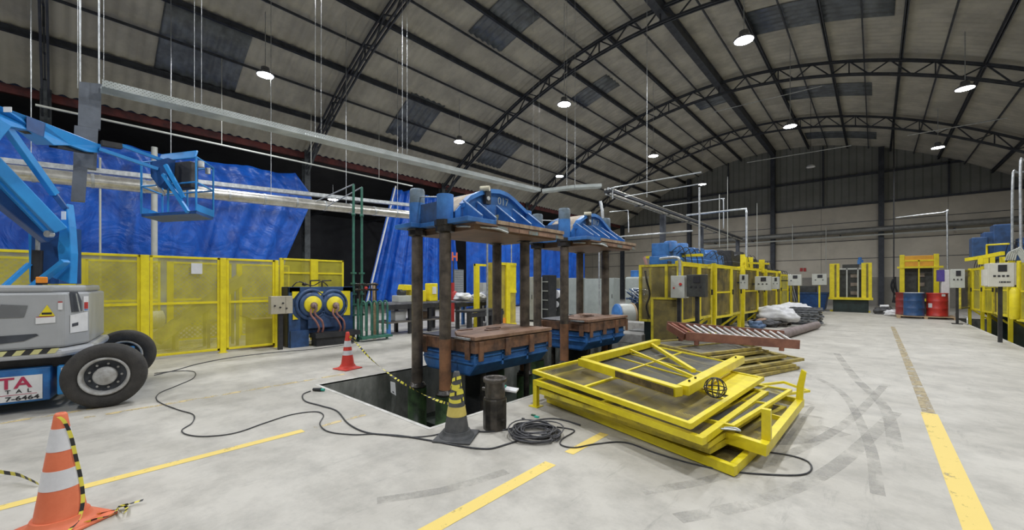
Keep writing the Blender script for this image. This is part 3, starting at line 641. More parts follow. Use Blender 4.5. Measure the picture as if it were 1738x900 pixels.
mb.lathe((MX-.1, my0+.4, mz+.02), [(.001, 0), (.06, .02), (.05, .08), (.001, .1)], 10); mb.build('pipework', m_oil, mill)
p = at_x(478, 518, -10.75)
cbx = thing('control_box', 'beige control box with black knobs fixed at the left of the twin-roll machine', 'control box', (-10.75, p.y, 0))
z0c, z1c = at_x(478, 533, -10.75).z, at_x(478, 503, -10.75).z; ya, yb = at_x(460, 518, -10.75).y, at_x(497, 518, -10.75).y
bb = MB().box((-10.95, ya, z0c), (-10.75, yb, z1c)).build('enclosure', mat('beige_enclosure', (.48, .44, .34), (.42, .38, .29), scale=4, rough=.5), cbx, bevel=.01)
mb = MB()
for dy, dz in ((.08, .2), (.2, .16), (.26, .26), (.34, .13)): mb.tube((-10.75, ya+dy, z0c+dz), (-10.72, ya+dy, z0c+dz), .02, 10)
mb.box((-10.752, ya+(yb-ya)*.66, z0c+.01), (-10.748, ya+(yb-ya)*.67, z1c-.01)); mb.build('knob', m_black, cbx)
MB().box((-10.92, (ya+yb)/2-.05, 0), (-10.84, (ya+yb)/2+.05, z0c)).build('stand_post', m_black, cbx)
# ------------------------------------------------------------------ green pipe standards beside the mill
for k, (px, yt, lab, r) in enumerate(((600, 313, 'tall green pipe post with a rail at its head, left of the pair', .035), (614, 318, 'tall green pipe post with a rail at its head, right of the pair', .035))):
    x = -11.1; b = at_x(px, 560, x); top = at_x(px, yt, x)
    t = thing('pipe_post', lab, 'post', (x, b.y, 0))
    MB().tube((0, 0, 0), (0, 0, top.z), r, 10).lathe((0, 0, 3.55), [(r, 0), (r+.02, .02), (r+.02, .07), (r, .09)], 10).build('pipe', m_green, t, local=True)
    q = at_x((536, 556)[k], (342, 350)[k], -14.1)
    MB().tube(Vector((0, 0, top.z)), q-Vector((x, b.y, 0)), .018, 6).build('head_rail', m_galv, t, local=True)
    mb = MB()
    for i in range(5):
        z = .7+i*.3; mb.box((-.06, -.06, z), (.06, .06, z+.05))
    mb.box((-.12, -.1, 0), (.12, .1, .04)); mb.build('clamp', m_green, t, local=True)
t = thing('valve_rack', 'green frame of short pipes and valves at the right of the twin-roll machine', 'valve rack', (-10.6, 6.0, 0))
mb = MB()
for i in range(5):
    y = 5.65+i*.17; mb.tube((-10.75, y, .12), (-10.75, y, 1.0+.1*(i % 2)), .035, 10); mb.path(smooth_pts([(-10.75, y, 1.0), (-10.7, y+.03, 1.12), (-10.6, y+.06, 1.0), (-10.6, y+.06, .3)], 5), .025, 8)
mb.box((-10.8, 5.55, .08), (-10.5, 6.5, .14)).box((-10.8, 5.55, 0), (-10.74, 5.6, 1.2)).box((-10.8, 6.45, 0), (-10.74, 6.5, .12)); mb.build('pipe_frame', m_green, t)
mb = MB()
for i in range(4):
    for z in (1.45, 1.6): mb.tube((-10.85, 5.55+i*.17, z), (-10.65, 5.6+i*.17, z), .028, 8)
    mb.tube((-10.75, 5.6+i*.17, 1.0), (-10.75, 5.6+i*.17, 1.65), .02, 8)
mb.build('valve', m_oil, t); MB().lathe((-10.66, 5.75, 1.5), [(.045, 0), (.045, .02), (.001, .02)], 10, (1, 0, 0)).build('handwheel', m_redp, t)
# ------------------------------------------------------------------ two four-column presses standing in the pit
def press(label, Y, sc, number, rail):
    def W(y): return Y+(y-4.02)*sc
    t = thing('column_press', label, 'press', (-5.22, W(5.0), -.95), 0, 'four-column presses in the pit' if False else None)
    ys = (W(4.02), W(5.95)); xs = (-5.0, -5.74); PT = .8+.05*(sc < 1)
    for j, y in enumerate(ys):
        for i, x in enumerate(xs):
            c = MB().tube((x, y, -.12), (x, y, .75), .093, 24, mi=1 if (i == 0) else 0).tube((x, y, .75), (x, y, 2.5), .093, 24)
            col = c.build('column', [m_col, m_colr], t)
            MB().lathe((x, y, -.14), [(.13, 0), (.15, .02), (.15, .05), (.12, .06), (.12, .09), (.10, .10)], 24).build('collar', m_oil, col)
            MB().lathe((x, y, -.95), [(.2, 0), (.2, .04), (.155, .05), (.155, .82)], 24).build('pedestal', mat('pedestal_green', (.05, .10, .035), (.02, .035, .018), scale=5, rough=.4), t)
            top = 3.0 if i == 0 else 2.96
            MB().tube((x, y, 2.6), (x, y, top), .13, 28).build('sleeve', m_blue, t, bevel=.008)
            if i == 1 or sc < 1: MB().lathe((x, y, top), [(.125, 0), (.125, .2), (.11, .24), (.06, .25), (.001, .25)], 24).build('sleeve_cap', mat('cap_grey_blue', (.12, .17, .22), (.08, .11, .13), scale=6, rough=.5), t)
            MB().lathe((x, y, 2.40), [(.10, 0), (.15, .02), (.15, .10), (.17, .12), (.17, .2)], 8, smooth=False).build('lock_nut', m_oil, t)
    # bed: blue casting under a rusty bolster
    x0, x1, ya, yb = -5.95, -4.50, W(4.2), W(6.12)
    mb = MB(); sec = [(x0+.16, .16), (x0+.05, .30), (x0+.05, PT-.25), (x1-.05, PT-.25), (x1-.05, .34), (x1-.2, .16)]
    mb.prism([(x, ya+.05, z) for x, z in sec], (0, yb-ya-.1, 0)); bed = mb.build('bed', m_blue, t, bevel=.04)
    for k in (.33, .66):
        y = ya+(yb-ya)*k; MB().box((x1-.09, y-.02, .3), (x1-.03, y+.02, PT-.26)).build('rib', m_blue, bed)
    for (zz, dz) in ((.36, .03), (.47, .025)): MB().box((x1-.06, ya+.06, zz), (x1-.03, yb-.06, zz+dz)).box((x0+.1, ya+.02, zz), (x1-.1, ya+.06, zz+dz)).build('moulding', m_blue, bed)
    bol = MB().box((x0, ya, PT-.26), (x1, yb, PT-.07)).build('bolster', m_rust, t, bevel=.008)
    MB().box((x0+.02, ya+.02, PT-.07), (x1-.02, yb-.02, PT-.05)).build('wear_plate', m_oil, bol)
    MB().prism([(x1+.02, ya-.02, PT-.055), (x1+.02, yb, PT-.055), (x0+.2, yb, PT-.055), (x0+.55, ya+.35, PT-.055), (x1-.42, ya-.0, PT-.055)], (0, 0, .055)).build('top_plate', m_rustl, bol, bevel=.006)
    MB().box((x1-.42, ya-.06, PT-.05), (x1-.08, ya-.03, PT-.02)).build('edge_bar', m_galv, bol)
    for k, (d, w) in enumerate(((.03, .09), (.34, .12), (.66, .12), (.95, .08))):
        y = ya+(yb-ya)*d; MB().box((x1, y, PT-.38+.02*(k % 2)), (x1+.03, y+w, PT-.08)).build('lug', m_rust, bol, bevel=.004)
    for d in (.1, .5, .85):
        x = x0+(x1-x0)*d; MB().box((x, ya-.03, PT-.36), (x+.10, ya, PT-.08)).build('lug', m_rust, bol, bevel=.004)
    for i, (hx, hy) in enumerate(((.35, .25), (.5, .6), (.7, .45))): MB().box((x0+.2+hx, ya+hy*1.6, PT), (x0+.30+hx, ya+hy*1.6+.28, PT+.015)).build('clamp_bar', m_rust, bol)
    MB().tube((-5.3, W(5.1), -.95), (-5.3, W(5.1), .18), .30, 32).build('main_ram', m_black, t)
    for sx, sy in ((-4.75, 4.6), (-5.75, 4.7), (-4.75, 5.7), (-5.75, 5.7)): MB().tube((sx, W(sy), -.9), (sx, W(sy), .2), .05, 12).build('guide_rod', m_oil, t)
    MB().box((-5.95, W(4.25), -.95), (-4.7, W(5.9), -.78)).build('base_frame', m_pitfl, t)
    # crown: flanged plate, two arched webs, gussets
    ya, yb = W(4.05), W(6.35); cx0, cx1 = -5.98, -4.40
    cr = MB().box((cx0-.05, ya-.28*sc, 2.53), (-5.55, ya+.3, 2.60)).box((cx0, ya-.1, 2.53), (cx1, yb, 2.60)).build('crown', m_blue, t, bevel=.006)
    MB().box((cx0+.02, ya+.05, 2.50), (cx1+.02, yb-.02, 2.53)).box((cx0+.1, ya+.1, 2.43), (cx1-.08, yb-.1, 2.50)).build('platen', mat('platen_brown', (.22, .13, .08), (.14, .09, .06), scale=2, rough=.6), cr)
    nb = 7
    for k in range(nb):
        y = W(4.55)+(yb-W(4.55))*k/nb; MB().box((cx1-.02, y, 2.45), (cx1+.03, y+(yb-W(4.55))/nb*.95, 2.51)).build('heater_block', m_rustl if k % 3 else mat('block_teal', (.16, .24, .26), (.22, .16, .1), scale=6, rough=.6), cr)
        MB().box((cx1-.02, y, 2.54), (cx1+.04, y+(yb-W(4.55))/nb*.97, 2.60)).build('heater_block', mat('block_ochre', (.40, .30, .2), (.25, .16, .1), scale=6, rough=.6), cr)
    top = [(4.12, 2.74), (4.23, 2.86), (4.38, 3.0), (4.6, 3.11), (4.86, 3.19), (5.05, 3.21), (5.25, 3.19), (5.42, 3.13), (5.6, 3.04), (5.83, 2.93), (6.05, 2.84), (6.32, 2.70)]
    for x in (-4.87, -5.62):
        poly = [(x, W(4.12), 2.6)]+[(x, W(y), z) for y, z in top]+[(x, W(6.32), 2.6)]
        MB().prism(poly, (-.03, 0, 0)).build('arch_web', m_blue, cr)
        f = MB()
        for a, b in zip(top[1:-1], top[2:]):
            f.prism([(x+.07, W(a[0]), a[1]+.02), (x+.07, W(b[0]), b[1]+.02), (x+.07, W(b[0]), b[1]-.05), (x+.07, W(a[0]), a[1]-.05)], (-.12, 0, 0))
        f.build('arch_flange', m_blue, cr)
    MB().add(*[(lambda P: ([p for p in P], [(i, i+1, i+1+len(top), i+len(top)) for i in range(len(top)-1)]))([Vector((-4.9, W(y), z)) for y, z in top]+[Vector((-5.62, W(y), z)) for y, z in top])][0]).build('arch_top_plate', mat('pale_beige_top', (.50, .42, .33), (.34, .28, .22), scale=7, rough=.8), cr, solid=.02)  # top plate between the webs, coloured pale beige
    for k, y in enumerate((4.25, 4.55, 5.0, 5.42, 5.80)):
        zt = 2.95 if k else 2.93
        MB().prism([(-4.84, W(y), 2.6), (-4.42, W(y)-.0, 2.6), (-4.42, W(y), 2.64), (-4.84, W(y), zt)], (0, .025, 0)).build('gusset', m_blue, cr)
        MB().beam((-4.845, W(y)+.012, zt+.005), (-4.42, W(y)+.012, 2.645), .035, .012, up=(.5, 0, .86)).build('gusset_edge', mat('lit_edge_blue', (.36, .46, .62), (.2, .3, .48), scale=12, rough=.45), cr)  # pale strips: the light on the sloping gusset edges put into colour
        MB().prism([(-5.65, W(y), 2.6), (-5.95, W(y), 2.6), (-5.95, W(y), 2.64), (-5.65, W(y), zt)], (0, .025, 0)).build('gusset', m_blue, cr)
    MB().box((-5.62, W(4.0), 2.6), (-5.1, W(4.04), 2.92)).build('end_plate', m_blued, cr)
    # valve and solenoid on the web, connecting pipe between the sleeves
    vy = 4.74
    v = MB().box((-4.83, W(vy)-.06, 2.93), (-4.76, W(vy)+.05, 3.16)).build('valve_block', m_black, cr)
    MB().tube((-4.86, W(vy)-.09, 3.18), (-4.72, W(vy)-.02, 3.18), .045, 14).build('solenoid', mat('cream_plastic', (.62, .58, .42), (.5, .46, .34), rough=.5), v)
    MB().tube((-4.83, W(vy)-.02, 3.02), (-4.74, W(vy)-.02, 3.02), .035, 12).build('pressure_gauge', m_galv, v)
    MB().prism([(-4.82, W(vy)+.05, 2.72), (-4.82, W(vy)+.28, 2.80), (-4.82, W(vy)+.22, 2.66), (-4.82, W(vy)+.02, 2.62)], (.04, 0, 0)).build('sheet_bracket', mat('bracket_olive', (.24, .23, .14), (.16, .16, .1), rough=.6), cr)
    MB().path(smooth_pts([(-5.62, W(4.0), 3.05), (-5.4, W(3.98), 3.02), (-5.12, W(4.0), 2.98)], 5), .012, 6).build('oil_pipe', m_galv, cr)
    MB().path(smooth_pts([(-4.82, W(4.1), 2.5), (-4.6, W(4.12), 2.48), (-4.4, W(4.5), 2.47), (-4.34, W(4.75), 2.42)], 6), .018, 8).build('oil_pipe', m_galv, cr)
    mb = MB(); text_mb(mb, number, (-4.866, W(5.06), 2.99), (0, 1, 0), (0, 0, 1), .13, 0, .004); mb.build('painted_number', m_ltgrn, cr)
    return t
press('blue and rusty four-column press nearest the camera, marked 017 on its arched head', 4.02, 1.0, '017', True)
press('second blue four-column press behind the first, its arched head lower in view', 7.28, .925, '017', False)
# ------------------------------------------------------------------ things standing at the pit's edge
st = at_z(840, 727, 0)
t = thing('steel_stub', 'short dark steel column stub standing between the black cone and the cable coil', 'column stub', (st.x, st.y, 0), .4)
MB().lathe((0, 0, 0), [(.128, 0), (.132, .05), (.132, .33), (.125, .345)], 12, smooth=False).build('lower_tube', m_oil, t, local=True)
MB().lathe((0, 0, .34), [(.108, 0), (.112, .04), (.112, .17), (.128, .18), (.132, .20), (.132, .225), (.10, .23), (.09, .215), (.085, .1), (.001, .1)], 24).build('upper_tube', mat('stub_steel', (.14, .12, .10), (.06, .055, .05), scale=7, rough=.4, metal=.4), t, local=True)
MB().tube((.1, -.06, .12), (.15, -.09, .12), .02, 8).build('spigot', m_oil, t, local=True); MB().tube((-.1, .02, .42), (-.16, .03, .42), .02, 8).build('spigot', m_oil, t, local=True)
sq = tag(MB().obox((st.x+.13, st.y+.12, .44), (.17, .03, 0), (-.02, .07, .02), (0, 0, .018)).build('spray_can_lid', [m_white]), 'small white slip with a green end lying across the steel stub', 'slip')
sq.location.z = .41
sq.name = 'plastic_slip'
MB().obox((st.x+.035, st.y+.10, .441), (.05, .01, 0), (-.02, .07, .02), (0, 0, .022)).build('green_end', mat('teal_plastic', (.02, .35, .27), (.02, .3, .22), rough=.5), sq)
m_cor = mat('cone_orange', (.80, .21, .10), (.72, .17, .075), scale=4, rough=.55)
m_cred = mat('cone_red', (.72, .06, .04), (.6, .05, .035), scale=5, rough=.5)
m_cwh = mat('reflective_white', (.72, .72, .74), (.66, .66, .68), scale=12, rough=.4)
m_cbk = mat('cone_black', (.06, .063, .066), (.10, .10, .10), scale=8, rough=.7)
m_cye = mat('reflective_yellow', (.72, .58, .16), (.62, .5, .12), scale=8, rough=.45)
def cone(label, p, h, r, base, mb_, bands, m_band, m_base=None, rz=0.0, top=.03):
    t = thing('traffic_cone', label, 'traffic cone', (p.x, p.y, 0), rz)
    def rad(f): return r+(top-r)*f
    b = MB().box((-base, -base, 0), (base, base, .022)).lathe((0, 0, .02), [(base*.93, 0), (base*.9, .012), (r*1.1, .03), (r*1.02, .06)], 28).build('base', m_base or mb_, t, local=True, bevel=.01)
    MB().lathe((0, 0, 0), [(r, .05*h)]+[(rad(f), f*h) for f in (.1, .3, .5, .7, .9, .985)]+[(top*.8, h), (top*.55, h), (top*.5, h-.03)], 32).build('cone_body', mb_, t, local=True)
    for f0, f1 in bands:
        MB().lathe((0, 0, 0), [(rad(f0)+.0025, f0*h), (rad(f1)+.0025, f1*h)], 32).build('reflective_band', m_band, t, local=True)
    return t
c1 = at_z(103, 893, 0)
cone('large orange cone with two white bands at the bottom left, tape tied to its top', c1, .75, .135, .2, m_cor, [(.36, .52), (.68, .87)], m_cwh, rz=.5)
c2 = at_z(590, 626, 0)
cone('small red and white striped cone standing alone before the twin-roll machine', c2, .70, .13, .19, m_cred, [(.38, .50), (.60, .76)], m_cwh, rz=.2)
c3 = at_z(775, 742, 0)
k3 = cone('black cone with yellow bands at the corner of the press pit', c3, .69, .14, .2, m_cbk, [(.34, .48)], m_cye, rz=.55)
m_tye = mat('tape_yellow', (.80, .72, .08), (.72, .64, .08), rough=.5)
def ribbon(mb, pts, w, step=.05, twist=0.0, up=(0, 0, 1)):
    """striped tape along pts: slanted yellow and black pieces"""
    pts = smooth_pts(pts, 14); acc = 0; run = []
    L = [0]
    for a, b in zip(pts, pts[1:]): L.append(L[-1]+(b-a).length)
    for i, (a, b) in enumerate(zip(pts, pts[1:])):
        d = (b-a)
        if d.length < 1e-6: continue
        s = Vector(up); ph = twist*L[i]; side = (s*math.cos(ph)+d.normalized().cross(s)*math.sin(ph)).normalized()*w/2
        ph2 = twist*L[i+1]; side2 = (s*math.cos(ph2)+d.normalized().cross(s)*math.sin(ph2)).normalized()*w/2
        mb.quad(a-side, b-side2, b+side2, a+side, int(L[i]/step) % 2)
TP = [m_tye, m_black]
def tape(name, label, polys, w=.035, step=.05, twist=3.0, parent=None, up=(0, 0, 1)):
    mb = MB()
    for P in polys: ribbon(mb, P, w, step, twist, up)
    o = mb.build(name, TP, parent)
    if parent is None: tag(o, label, 'barrier tape')
    return o
# tape wound round the black cone
mb = MB()
for k, z in enumerate((.41, .46, .51, .56, .61)):
    r0 = .143+(.03-.143)*(z/.69)+.006
    for i in range(20):
        a0, a1 = 2*PI*i/20, 2*PI*(i+1)/20; zz0 = z+.02*math.sin(a0*1+k*2.1); zz1 = z+.02*math.sin(a1+k*2.1)
        mb.quad((r0*math.cos(a0), r0*math.sin(a0), zz0-.019), (r0*math.cos(a1), r0*math.sin(a1), zz1-.019), (r0*.93*math.cos(a1), r0*.93*math.sin(a1), zz1+.016), (r0*.93*math.cos(a0), r0*.93*math.sin(a0), zz0+.016), 1 if (i+k*3) % 9 == 0 else 0)
mb.build('wound_tape', TP, k3, local=True)
def lerp_px(P, d0, d1):
    n = len(P); return [at_d(px, py, d0+(d1-d0)*i/(n-1)) for i, (px, py) in enumerate(P)]
d_red, d_blk = (c2-EYEP).dot(FWD), (c3-EYEP).dot(FWD)
tape('barrier_tape', 'yellow and black tape sagging over the pit from the red cone to the black cone', [lerp_px([(592, 572), (606, 584), (630, 610), (665, 638), (700, 660), (735, 677), (765, 686), (785, 682)], d_red, d_blk)], w=.03, step=.06, twist=2.5)
tape('barrier_tape', 'short loose end of tape dangling beside the red and white cone', [[at_d(x, y, d_red) for x, y in ((592, 571), (603, 575), (607, 588), (605, 600))]], w=.035, step=.05)
p = at_d(666, 657, d_red+(d_blk-d_red)*.5)
nt = tag(MB().prism([p+RGT*-.03+Vector((0, 0, .08)), p+RGT*.04+Vector((0, 0, .06)), p+RGT*.055+Vector((0, 0, -.13)), p+RGT*-.025+Vector((0, 0, -.08))], FWD*.003).build('notice_tag', m_white), 'small white notice tag hanging from the tape over the pit', 'tag')
MB().prism([p+RGT*.0+Vector((0, 0, -.06)), p+RGT*.02+Vector((0, 0, -.07)), p+RGT*.025+Vector((0, 0, -.09)), p+RGT*.004+Vector((0, 0, -.08))], FWD*-.002).build('print', m_ink, nt)
T1 = Vector((c1.x, c1.y, 0)); fr = (EYEP-c1); fr.z = 0; fr.normalize(); rr = Vector((-fr.y, fr.x, 0))
if rr.dot(RGT) < 0: rr = -rr
def onc(z, s): r_ = .135+(.03-.135)*z/.75+.014; return T1+fr*r_*math.cos(s)+rr*r_*math.sin(s)+Vector((0, 0, z))
tape('barrier_tape', 'yellow and black tape running down the side of the large orange cone', [[onc(.735, -.2), onc(.70, .3), onc(.6, .75), onc(.45, .9), onc(.3, 1.0), onc(.16, .9), onc(.06, .6), T1+fr*.2+rr*.03+Vector((0, 0, .03))]], w=.02, step=.055, twist=0.0, up=rr)
mb = MB()
for P in ([(118, 893), (150, 878), (185, 868), (205, 862), (222, 855), (243, 849)], [(118, 897), (160, 882), (190, 874), (205, 858), (215, 862), (210, 872), (200, 862), (218, 856)]):
    ribbon(mb, [at_z(x, y, .02+.012*(i % 2)) for i, (x, y) in enumerate(P)], .018, .03, 5.0)
tag(mb.build('barrier_tape', TP), 'knotted end of tape lying on the floor beside the large orange cone', 'barrier tape')
tape('barrier_tape', 'yellow and black tape entering from the left edge behind the large orange cone', [[at_z(x, y, .10-.02*i) for i, (x, y) in enumerate(((-30, 792), (0, 801), (30, 806), (52, 815), (66, 822)))]], w=.035, step=.05, twist=.6)
# ------------------------------------------------------------------ cables on the floor
m_cab = mat('black_cable', (.05, .052, .058), (.03, .03, .034), scale=20, rough=.5)
def cable(label, P, r=.0065, z=.0085, name='floor_cable', closed=False):
    o = MB().path(smooth_pts([at_z(x, y, z) for x, y in P], 7), r, 6).build(name, m_cab); return tag(o, label, 'cable')
cable('black cable snaking from behind the lift wheels in wide bends to the pit corner', [(262, 634), (300, 630), (329, 631), (328, 642), (300, 655), (270, 668), (268, 681), (300, 695), (328, 704), (326, 718), (309, 730), (318, 738), (350, 741), (400, 735), (450, 718), (495, 704), (535, 699), (549, 705), (543, 720), (558, 733), (600, 738), (640, 737), (690, 742), (730, 740), (760, 733)])
cable('black cable running from the green plug round the pit corner towards the coil', [(527, 664), (514, 670), (518, 681), (545, 689), (572, 698), (592, 720), (625, 735), (680, 740), (730, 748), (790, 759), (830, 762), (858, 755), (880, 748)], .009)
cable('black cable passing behind the steel stub into the back of the cable coil', [(790, 731), (830, 733), (870, 727), (900, 716), (930, 711), (955, 713), (985, 722)], .009)
cable('black cable looping out over the right floor beyond the yellow panel stack', [(945, 725), (975, 731), (955, 745), (952, 755), (975, 760), (1010, 754), (1060, 751), (1110, 768), (1170, 786), (1240, 800), (1310, 806), (1360, 806), (1377, 797), (1370, 783), (1335, 772), (1280, 765)], .007)
cable('thin black cable lying along the foot of the yellow fence and mill', [(262, 637), (300, 628), (340, 617), (400, 606), (470, 598), (540, 592), (600, 583)], .008)
pl = at_z(540, 662, .02); pg = thing('cable_plug', 'black plug with a green tip lying at the left corner of the pit', 'plug', (pl.x, pl.y, 0), .6)
MB().tube((-.08, 0, .025), (.05, 0, .025), .022, 10, r2=.028).build('plug_body', m_black, pg, local=True); MB().tube((.05, 0, .025), (.10, 0, .022), .02, 10).build('green_tip', mat('teal_plastic', (0, 0, 0)), pg, local=True)
cc0 = at_z(909, 739, 0); mb = MB(); rnd = random.Random(3); pts = []
R0 = abs((at_z(955, 739, 0)-cc0).length)
for i in range(24*17):
    a = 2*PI*i/24; k = i//24; rk = R0*(.74+.22*math.sin(k*1.9+.4)*math.cos(.13*a)+.04*math.sin(3*a+k))
    if k in (5, 9): rk *= .72
    pts.append((cc0.x+rk*math.cos(a)+.03*math.sin(k*1.3), cc0.y+rk*1.0*math.sin(a)+.03*math.cos(k*2.1), .012+.0045*k*(1+.3*math.sin(a*2+k))))
mb.path(pts, .0075, 6); tag(mb.build('cable_coil', mat('grey_cable', (.11, .11, .12), (.05, .05, .055), scale=14, rough=.45)), 'grey black cable wound in a thick coil on the floor before the yellow panels', 'cable coil')
tr = [(905, 706, .03, (.04, .14, .1)), (911, 709, .035, (.03, .45, .35)), (888, 712, .02, (.05, .05, .05))]
for i, (x, y, s_, c) in enumerate(tr):
    p = at_z(x, y, 0); tag(MB().obox((p.x, p.y, .008), (s_*1.6, 0, 0), (0, s_, 0), (0, 0, .014)).build('scrap', mat('scrap_%d' % i, c)), ['dark scrap beside the green scrap behind the cable coil', 'bright green scrap of plastic behind the cable coil', 'small black scrap on the floor between steel stub and coil'][i], 'scrap')
# ------------------------------------------------------------------ yellow guard panels lying in a pile
def panel(label, A, B, C, w=.05, h=.04, mesh=None, cross=(), plates=(), m=None, name='wire_guard', group=None):
    """A left, B near, C right corner (photo point and height); the fourth corner follows"""
    A, B, C = [at_z(*q) if len(q) == 3 and abs(q[0]) > 20 else Vector(q) for q in (A, B, C)]; D = A+C-B; m = m or m_yel
    t = thing(name, label, 'guard panel', ((A+B+C+D)/4), 0, group)
    up = (B-A).cross(C-B).normalized(); up = up if up.z > 0 else -up
    def P(s, u): return A+(B-A)*s+(D-A)*u
    fr = MB(); ea, eb = (B-A).normalized()*w/2, (D-A).normalized()*w/2; dn = -up*h/2
    fr.beam(A-ea+dn, B+ea+dn, w, h, up=up).beam(D-ea+dn, C+ea+dn, w, h, up=up).beam(A+dn+eb, D+dn-eb, w, h, up=up).beam(B+dn+eb, C+dn-eb, w, h, up=up)
    fr.build('frame', m, t)
    if mesh: MB().quad(A+dn, B+dn, C+dn, D+dn).build('wire_mesh', mesh, t)
    for (s0, u0, s1, u1, cw) in cross: MB().beam(P(s0, u0)+dn, P(s1, u1)+dn, cw, h*.9, up=up).build('crossbar', m, t)
    for (s0, u0, s1, u1) in plates: MB().prism([P(s0, u0)+dn*.6, P(s1, u0)+dn*.6, P(s1, u1)+dn*.6, P(s0, u1)+dn*.6], up*.004).build('plate', m, t)
    return t, P, up
MD = m_meshd
p1, P, up = panel('lowest long yellow guard panel of the big pile, its near corner closest to the camera', (933, 673, .09), (1243, 789, .09), (1300, 738, .09), .06, .08, MD, [(0, .5, 1, .5, .04)])
p2, P, up = panel('soiled yellow guard panel second from the bottom of the big pile', (928, 668, .18), (1203, 757, .17), (1330, 690, .17), .05, .06, MD, [(.5, 0, .5, 1, .04)], m=m_yeld)
p3, P, up = panel('soiled yellow guard panel with a honeycomb edge, third from the bottom of the big pile', (920, 662, .25), (1199, 750, .235), (1306, 684, .235), .05, .05, MD, [(.5, 0, .5, 1, .04)], m=m_yeld)
# deep perforated edge strips seen under the top panel
for (zt, zb, col) in ((.268, .20, 0),):
    a, b = at_z(916, 650, zt), at_z(1192, 742, zt); a.z = b.z = zt; MB().prism([a, b, Vector((b.x, b.y, zb)), Vector((a.x, a.y, zb))], (0, .004, 0)).build('perforated_edge', mesh_mat('perforated_edge', (.62, .50, .05), (.35, .28, .05), .45, .03), p3)
p4, P, up = panel('yellow guard panel on a square foot, fourth from the bottom of the big pile', (910, 645, .345), (1190, 741, .33), (1298, 664, .33), .06, .06, MD, [(.5, 0, .5, 1, .04)])
f = P(0, 0); MB().box((f.x-.03, f.y-.03, 0), (f.x+.03, f.y+.03, .30)).build('foot', m_yel, p4)
MB().box((f.x-.07, f.y-.07, 0), (f.x+.07, f.y+.07, .01)).build('foot_plate', m_yel, p4)
p5, P, up = panel('broad yellow guard panel marked with a black crossed circle, under the heavy frame', (908, 628, .45), (1170, 717, .43), (1292, 640, .43), .05, .05, MD, [(.42, 0, .42, .62, .04), (.40, .62, 1, .42, .03)], [(.66, .50, .985, .985)])
c = at_z(1214, 676, .445); c.z = .445; R_ = .10; ctr = c+Vector((0, 0, R_+.006))
ball = thing('wire_ball', 'small black wire ball lying on the yellow plate below the heavy frame', 'wire ball', c)
for k in range(5):
    a = PI*k/5+.3; u1 = Vector((math.cos(a), math.sin(a), 0)); MB().path([ctr+(u1*math.cos(t_)+Vector((0, 0, 1))*math.sin(t_))*R_ for t_ in [2*PI*q/28 for q in range(29)]], .005, 5).build('wire_ring', m_ink, ball)
MB().path([ctr+Vector((math.cos(t_), math.sin(t_), 0))*(R_+.004) for t_ in [2*PI*q/28 for q in range(29)]], .006, 5).build('wire_ring', m_ink, ball)
p6, P, up = panel('dark mesh guard panel lying inside the heavy frame on the big pile', (1005, 612, .485), (1150, 660, .475), (1240, 615, .475), .035, .03, mesh_mat('dark_wire_mesh', (.10, .10, .09), (.06, .06, .055), .18, .03), [(.0, .5, 1, .5, .02), (.45, 0, .45, 1, .03), (0, .3, 1, .3, .02)])
# heavy frame on top
t = thing('heavy_frame', 'heavy yellow channel frame with a diagonal strut lying on top of the big pile', 'steel frame', at_z(1120, 620, .48))
A4, B4, C4, D4 = at_z(986, 608, .60), at_z(1153, 657, .585), at_z(1256, 604, .585), at_z(1116, 576, .59)
dn = Vector((0, 0, -.05))
MB().beam(A4+dn, B4+dn, .10, .10, up=(0, 0, 1)).build('front_beam', m_yel, t, bevel=.006)
MB().beam(A4+dn+(D4-A4)*.03, D4+dn, .11, .10, up=(0, 0, 1)).build('side_beam', m_yel, t, bevel=.006)
MB().beam(B4+dn+(C4-B4)*.04, C4+dn, .12, .10, up=(0, 0, 1)).build('side_beam', m_yel, t, bevel=.006)
MB().beam(D4.lerp(A4, .12)+dn, A4.lerp(B4, .86)+dn*.9+(C4-B4)*.42, .05, .045, up=(0, 0, 1)).build('diagonal_strut', m_yel, t)
MB().beam(D4.lerp(A4, .45)+dn, B4.lerp(C4, .28)+dn, .03, .03, up=(0, 0, 1)).build('tie_bar', m_yel, t)
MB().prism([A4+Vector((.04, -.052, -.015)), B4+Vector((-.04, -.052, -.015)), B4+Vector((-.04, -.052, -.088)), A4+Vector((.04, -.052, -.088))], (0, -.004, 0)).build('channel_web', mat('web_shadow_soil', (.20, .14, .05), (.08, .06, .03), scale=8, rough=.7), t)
for k in (.12, .2, .9): q = B4.lerp(C4, k); MB().tube(q, q+Vector((0, 0, .02)), .012, 8).build('bolt', m_oil, t)
# frames with upright posts on the right of the pile
def posted(label, A, B, C, w, h, posts, mesh=None, cross=()):
    t, P, up = panel(label, A, B, C, w, h, mesh, cross)
    for (s, u, hh, bend) in posts:
        q = P(s, u); mb = MB()
        if bend: mb.prism([q+Vector((-.035, -.03, 0)), q+Vector((.035, -.03, 0)), q+Vector((.045, -.03, hh*.5)), q+Vector((.07, -.03, hh)), q+Vector((.02, -.03, hh+.03)), q+Vector((-.025, -.03, hh*.5))], (0, .05, 0))
        else: mb.box((q.x-.035, q.y-.03, q.z), (q.x+.035, q.y+.03, q.z+hh))
        mb.build('upright_post', m_yel, t)
    return t, P
t7, P7 = posted('heavy yellow frame with two short upright posts at the right of the big pile', (1120, 697, .26), (1296, 752, .22), (1358, 677, .20), .07, .10, [(1, .06, .27, False), (1, .98, .34, True)], MD, [(.6, 0, .6, 1, .04), (0, .5, 1, .5, .03)])
